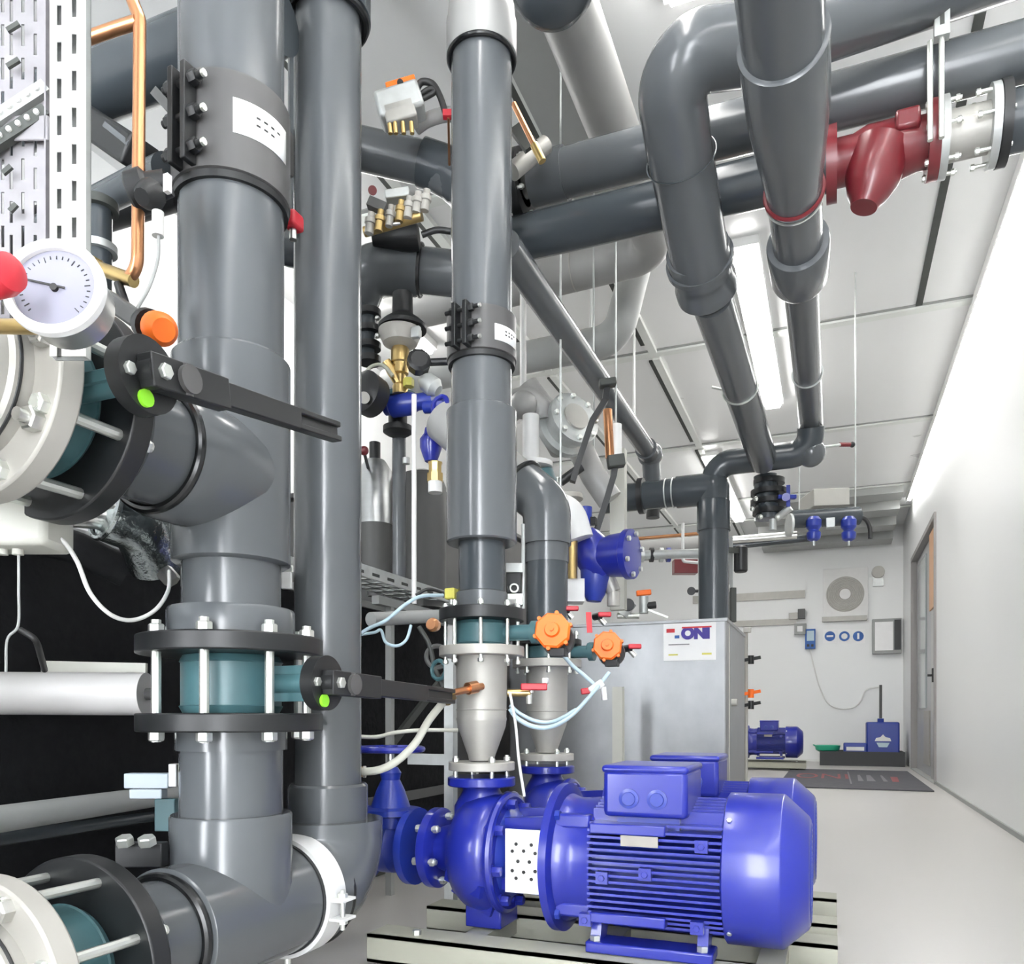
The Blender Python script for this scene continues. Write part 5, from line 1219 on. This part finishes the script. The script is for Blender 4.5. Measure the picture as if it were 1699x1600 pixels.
t = solo('lamp_box', 'castgrey', MB().prism([at(1350,811,4.9), at(1410,809,4.9), at(1410,838,4.9), at(1350,840,4.9)], f_*.25), 'plain grey box hanging above the dark valve station', 'box', bev=.005)
t = thing('red_tip_handle', 'thin grey rod handle with a dull red tip pointing right under the ceiling', 'lever', at(1390, 745, 4.5))
part(t, 'rod', 'galv', cyl2(1350, 744, 4.42, 1396, 738, 4.5, .008)); part(t, 'grip', 'maroon', cyl2(1393, 738, 4.5, 1412, 738, 4.5, .012)); part(t, 'knob', 'black', MB().ball(at(1414, 738, 4.5), .016))
t = thing('rod_clamp', 'brass ended copper rod right of the upper part of the middle riser', 'rod', at(895, 265, 2.6))
part(t, 'rod', 'copper', cyl2(852, 172, 2.6, 893, 255, 2.6, .009)); part(t, 'brass_end', 'brass', cyl2(886, 240, 2.59, 900, 268, 2.59, .013)); part(t, 'dark_back', 'joint_dark', MB().bar(at(856,210,2.68), at(882,245,2.68), .02, .05))
t = solo('grey_stub', 'castgrey', MB().cyl(at(850,285,2.75), at(905,240,2.8), .03, n=20), 'pale slanted stub pipe right of the middle riser above the bolted flange', 'pipe')
for i, (u, v0, v1, d, l) in enumerate(((980, 498, 590, 5.0, 'thin white hanger rod left of the ceiling joint above the slim pipe'), (1052, 600, 720, 5.4, 'thin white hanger rod below the junction of two ceiling joints'), (868, 500, 650, 4.1, 'thicker pale hanger tube right of the smaller bolted coupling'))):
    a = at(u, v1, d); t = solo('hanger_rod', 'white', MB().cyl(a, (a.x, a.y, H-.001), .016 if i == 2 else .009, n=10), l, 'rod', 'white hanger rods')

# thin sampling line with taps at the tank's right side
sp = at(1238, 0, 5.6)
t = thing('sampling_line', 'thin vertical line with black and orange taps right of the steel tank', 'pipe', (sp.x, sp.y, .0))
part(t, 'line', 'castgrey', MB().cyl((sp.x, sp.y, .001), (sp.x, sp.y, zv(1045,5.6)), .012, n=12))
part(t, 'top_block', 'castgrey', MB().cbox(at(1240,1046,5.58), .05, .04, .035), bev=.004)
for v, m_ in ((1094,'black'),(1150,'orange'),(1169,'black')):
    part(t, 'tap', m_, MB().bar(at(1234,v+2,5.55), at(1262,v-3,5.5), .02, .022).cyl(at(1246,v+8,5.53), at(1246,v-6,5.53), .02, n=12))

# ============================================================ BACK WALL
def bw(u, v, off=.0): return atY(u, v, YB-off)
def wallbox(t, name, m, u0, v0, u1, v1, th, label=None, bev=.003, off=0):
    a, b = bw(u0, v0), bw(u1, v1)
    return part(t, name, m, MB().box((a.x, YB-th-off, b.z), (b.x, YB-.0005-off, a.z)), label, bev)
c = bw(1402, 987)
t = thing('wall_ventilator', 'square white ventilator with a round grey grille on the back wall', 'ventilator', (c.x, YB-.06, c.z-.35))
wallbox(t, 'plate', 'white', 1366, 946, 1440, 1028, .05)
wallbox(t, 'lower_ledge', 'castgrey', 1364, 1025, 1438, 1030, .07)
m = MB()
for i in range(8): m.torus((c.x, YB-.06, c.z), YA, .085+.022*i, .006, 40, 6)
for k in range(8):
    a = 2*PI*k/8; m.cyl((c.x+.06*math.cos(a), YB-.06, c.z+.06*math.sin(a)), (c.x+.25*math.cos(a), YB-.06, c.z+.25*math.sin(a)), .004, n=6)
part(t, 'grille', 'castgrey', m)
part(t, 'grey_disc', 'castgrey', MB().ringpipe((c.x, YB-.056, c.z), (c.x, YB-.05, c.z), .255, .07, 48))
part(t, 'hub', 'white', MB().cyl((c.x, YB-.075, c.z), (c.x, YB-.05, c.z), .075, n=28))
c = bw(1457, 950)
t = thing('round_sensor', 'small round grey device high on the back wall near the corner', 'sensor', (c.x, YB-.04, c.z-.1))
part(t, 'face', 'castgrey', MB().cyl((c.x, YB-.05, c.z), (c.x, YB-.0005, c.z), .085, n=28)); part(t, 'box', 'galv', MB().box((c.x-.07, YB-.03, c.z-.2), (c.x+.07, YB-.0005, c.z-.08)))
for i, (u, l) in enumerate(((1377, 'left'), (1401, 'middle'), (1424, 'right'))):
    c = bw(u, 1056)
    t = thing('safety_sign', 'round blue safety sign on the back wall, %s one of the three' % l, 'sign', (c.x, YB-.004, c.z-.075), 'blue mandatory signs')
    part(t, 'backing', 'white_paper', MB().box((c.x-.092, YB-.0025, c.z-.10), (c.x+.092, YB-.0005, c.z+.10)))
    part(t, 'disc', 'sign_blue', MB().cyl((c.x, YB-.004, c.z), (c.x, YB-.0026, c.z), .072, n=28))
    if i == 0: part(t, 'symbol', 'white_paper', MB().box((c.x-.045, YB-.0055, c.z-.012), (c.x+.045, YB-.0041, c.z+.014)), 'white band symbol')
    elif i == 1: part(t, 'symbol', 'white_paper', MB().cyl((c.x, YB-.0055, c.z), (c.x, YB-.0041, c.z), .042, n=20), 'white round symbol')
    else: part(t, 'symbol', 'white_paper', MB().box((c.x-.014, YB-.0055, c.z-.04), (c.x+.014, YB-.0041, c.z+.045)), 'white upright symbol')
t = thing('notice_frame', 'framed white notice with a black side panel on the back wall', 'notice board', (bw(1471,1084).x, YB-.04, bw(1471,1084).z))
wallbox(t, 'frame', 'joint_grey', 1447, 1029, 1495, 1085, .10); wallbox(t, 'paper', 'white_paper', 1451, 1034, 1481, 1080, .104, bev=0); wallbox(t, 'black_panel', 'black', 1483, 1030, 1494, 1079, .108, bev=0)
t = thing('blue_controller', 'small blue grey controller box on the back wall beside a white socket', 'controller', (bw(1343,1078).x, YB-.05, bw(1343,1078).z))
wallbox(t, 'case', 'sign_blue', 1336, 1045, 1353, 1077, .07); wallbox(t, 'screen', 'hose_clear', 1339, 1048, 1351, 1064, .074, bev=0)
for u in (1341, 1348): wallbox(t, 'button', 'cable_black', u-2, 1070, u+2, 1074, .075, bev=0)
t = thing('grey_switch_box', 'stacked grey switch boxes at the right end of the cable channels', 'electric box', (bw(1328,1052).x, YB-.05, bw(1328,1052).z))
wallbox(t, 'upper_box', 'cabinet', 1324, 1012, 1336, 1027, .09); wallbox(t, 'side_box', 'castgrey', 1309, 1018, 1324, 1028, .06); wallbox(t, 'socket_frame', 'joint_grey', 1318, 1036, 1338, 1053, .07); wallbox(t, 'socket', 'white_paper', 1323, 1040, 1332, 1049, .08)
for v, l, u1 in ((991, 'upper slim grey cable channel on the back wall', 1336), (1035, 'lower slim grey cable channel on the back wall', 1322)):
    t = thing('cable_channel', l, 'cable channel', (bw(1270,v+2).x, YB-.02, bw(1270,v+2).z), 'grey cable channels')
    wallbox(t, 'channel', 'castgrey', 1150, v-1, u1, v+1.6, .03, bev=0)
t = solo('cable', 'cable_white', MB().hose([bw(1344,1078,.04), bw(1350,1104,.04), bw(1360,1140,.04), bw(1373,1166,.04), bw(1392,1176,.04), bw(1414,1175,.04), bw(1428,1164,.04), bw(1438,1145,.04), bw(1462,1140,.04)], .010), 'white cable sagging across the back wall from the blue grey controller', 'cable')
# spill tray group on the floor
ty = 11.55
fl = lambda u, v, Y=ty: atY(u, v, Y)
t0, t1 = fl(1360, 1266), fl(1502, 1266)
t = thing('spill_tray', 'black spill tray on the floor at the back wall', 'tray', ((t0.x+t1.x)/2, ty+.3, 0))
x0, x1 = t0.x, t1.x
part(t, 'bottom', 'black', MB().box((x0, ty, .0), (x1, ty+.6, .03)))
for lo, hi in (((x0, ty, .03), (x1, ty+.025, .19)), ((x0, ty+.575, .03), (x1, ty+.6, .19)), ((x0, ty+.025, .03), (x0+.025, ty+.575, .19)), ((x1-.025, ty+.025, .03), (x1, ty+.575, .19))):
    part(t, 'side_wall', 'black', MB().box(lo, hi))
part(t, 'grating', 'cabinet', MB().box((x0+.025, ty+.025, .15), (x1-.025, ty+.575, .16)))
c = fl(1464, 1248, ty+.25)
h = .42; w_ = .20
t = thing('jerrycan', 'tall blue canister with a white emblem standing in the black tray', 'canister', (c.x, ty+.25, .16))
part(t, 'body', 'can_blue', MB().box((c.x-w_, ty+.1, .162), (c.x+w_, ty+.45, .162+h)), bev=.02)
part(t, 'emblem', 'white', MB().prism([(c.x-.10, ty+.098, .33), (c.x+.10, ty+.098, .33), (c.x+.085, ty+.098, .37), (c.x+.03, ty+.098, .385), (c.x, ty+.098, .42), (c.x-.03, ty+.098, .385), (c.x-.085, ty+.098, .37)], (0, .003, 0)), 'white emblem')
part(t, 'emblem_lower', 'hose_clear', MB().prism([(c.x-.08, ty+.098, .31), (c.x-.05, ty+.098, .25), (c.x+.05, ty+.098, .25), (c.x+.08, ty+.098, .31)], (0, .003, 0)))  # pale blue trapezoid below the white emblem
part(t, 'cap', 'can_blue', MB().cyl((c.x-.02, ty+.27, .58), (c.x-.02, ty+.27, .63), .04, n=20))
t = solo('suction_lance', 'cabinet', MB().cyl((c.x-.02, ty+.27, .632), (c.x-.02, ty+.27, 1.08), .018, n=14), 'dark rod standing upright in the cap of the tall blue canister', 'rod')
c = fl(1419, 1246, ty+.1)
t = thing('small_canister', 'low blue canister with white label left of the tall one in the tray', 'canister', (c.x, ty+.2, .16))
part(t, 'body', 'can_blue', MB().box((c.x-.145, ty+.1, .162), (c.x+.145, ty+.35, .30)), bev=.015); part(t, 'label_sticker', 'white_paper', MB().box((c.x-.11, ty+.096, .20), (c.x+.11, ty+.0995, .25)))
c = fl(1373, 1246, ty+.1)
t = thing('green_bowl', 'bright green bowl at the left end of the black tray', 'bowl', (c.x, ty+.16, .16))
part(t, 'bowl', 'mint', MB().lathe((c.x, ty+.2, .162), ZA, [(0,.09),(.04,.15),(.10,.165),(.105,.15),(.06,.13)], 28)); part(t, 'handle', 'mint', MB().bar((c.x-.10, ty+.2, .22), (c.x-.18, ty+.16, .27), .03, .012))

# door mat
mx0, mx1, my0, my1 = -.48, .82, 7.8, 10.5
t = thing('floor_mat', 'dark grey floor mat with faded red and grey lettering near the door', 'mat', ((mx0+mx1)/2, (my0+my1)/2, 0))
part(t, 'mat', 'mat_rubber', MB().box((mx0, my0, .0005), (mx1, my1, .012)), bev=.003)
o = text_mesh(t, 'lettering', 'ONI', 'mat_red', (mx0+.38, (my0+my1)/2+.1, .0128), XA, YA, .30, .002, .0)
for vt in o.data.vertices: vt.co.y = (vt.co.y-.1)*3.4+.1; o['label'] = 'faded red letters'
part(t, 'divider', 'mat_grey', MB().box((mx0+.64, my0+.5, .012), (mx0+.655, my1-.4, .0135)))
for i, (x, w2) in enumerate(((.72,.05),(.80,.08),(.95,.04))): part(t, 'printed_mark', 'mat_grey', MB().prism([(mx0+x, my0+.9, .012), (mx0+x+w2, my0+.9, .012), (mx0+x+w2*.8, my1-.9, .012), (mx0+x+w2*.3, my1-.9, .012)], (0, 0, .0014)))
part(t, 'printed_mark', 'mat_red', MB().prism([(mx0+1.03, my0+.9, .012), (mx0+1.09, my0+.9, .012), (mx0+1.12, my1-1.1, .012), (mx0+1.05, my1-1.1, .012)], (0, 0, .0014)))
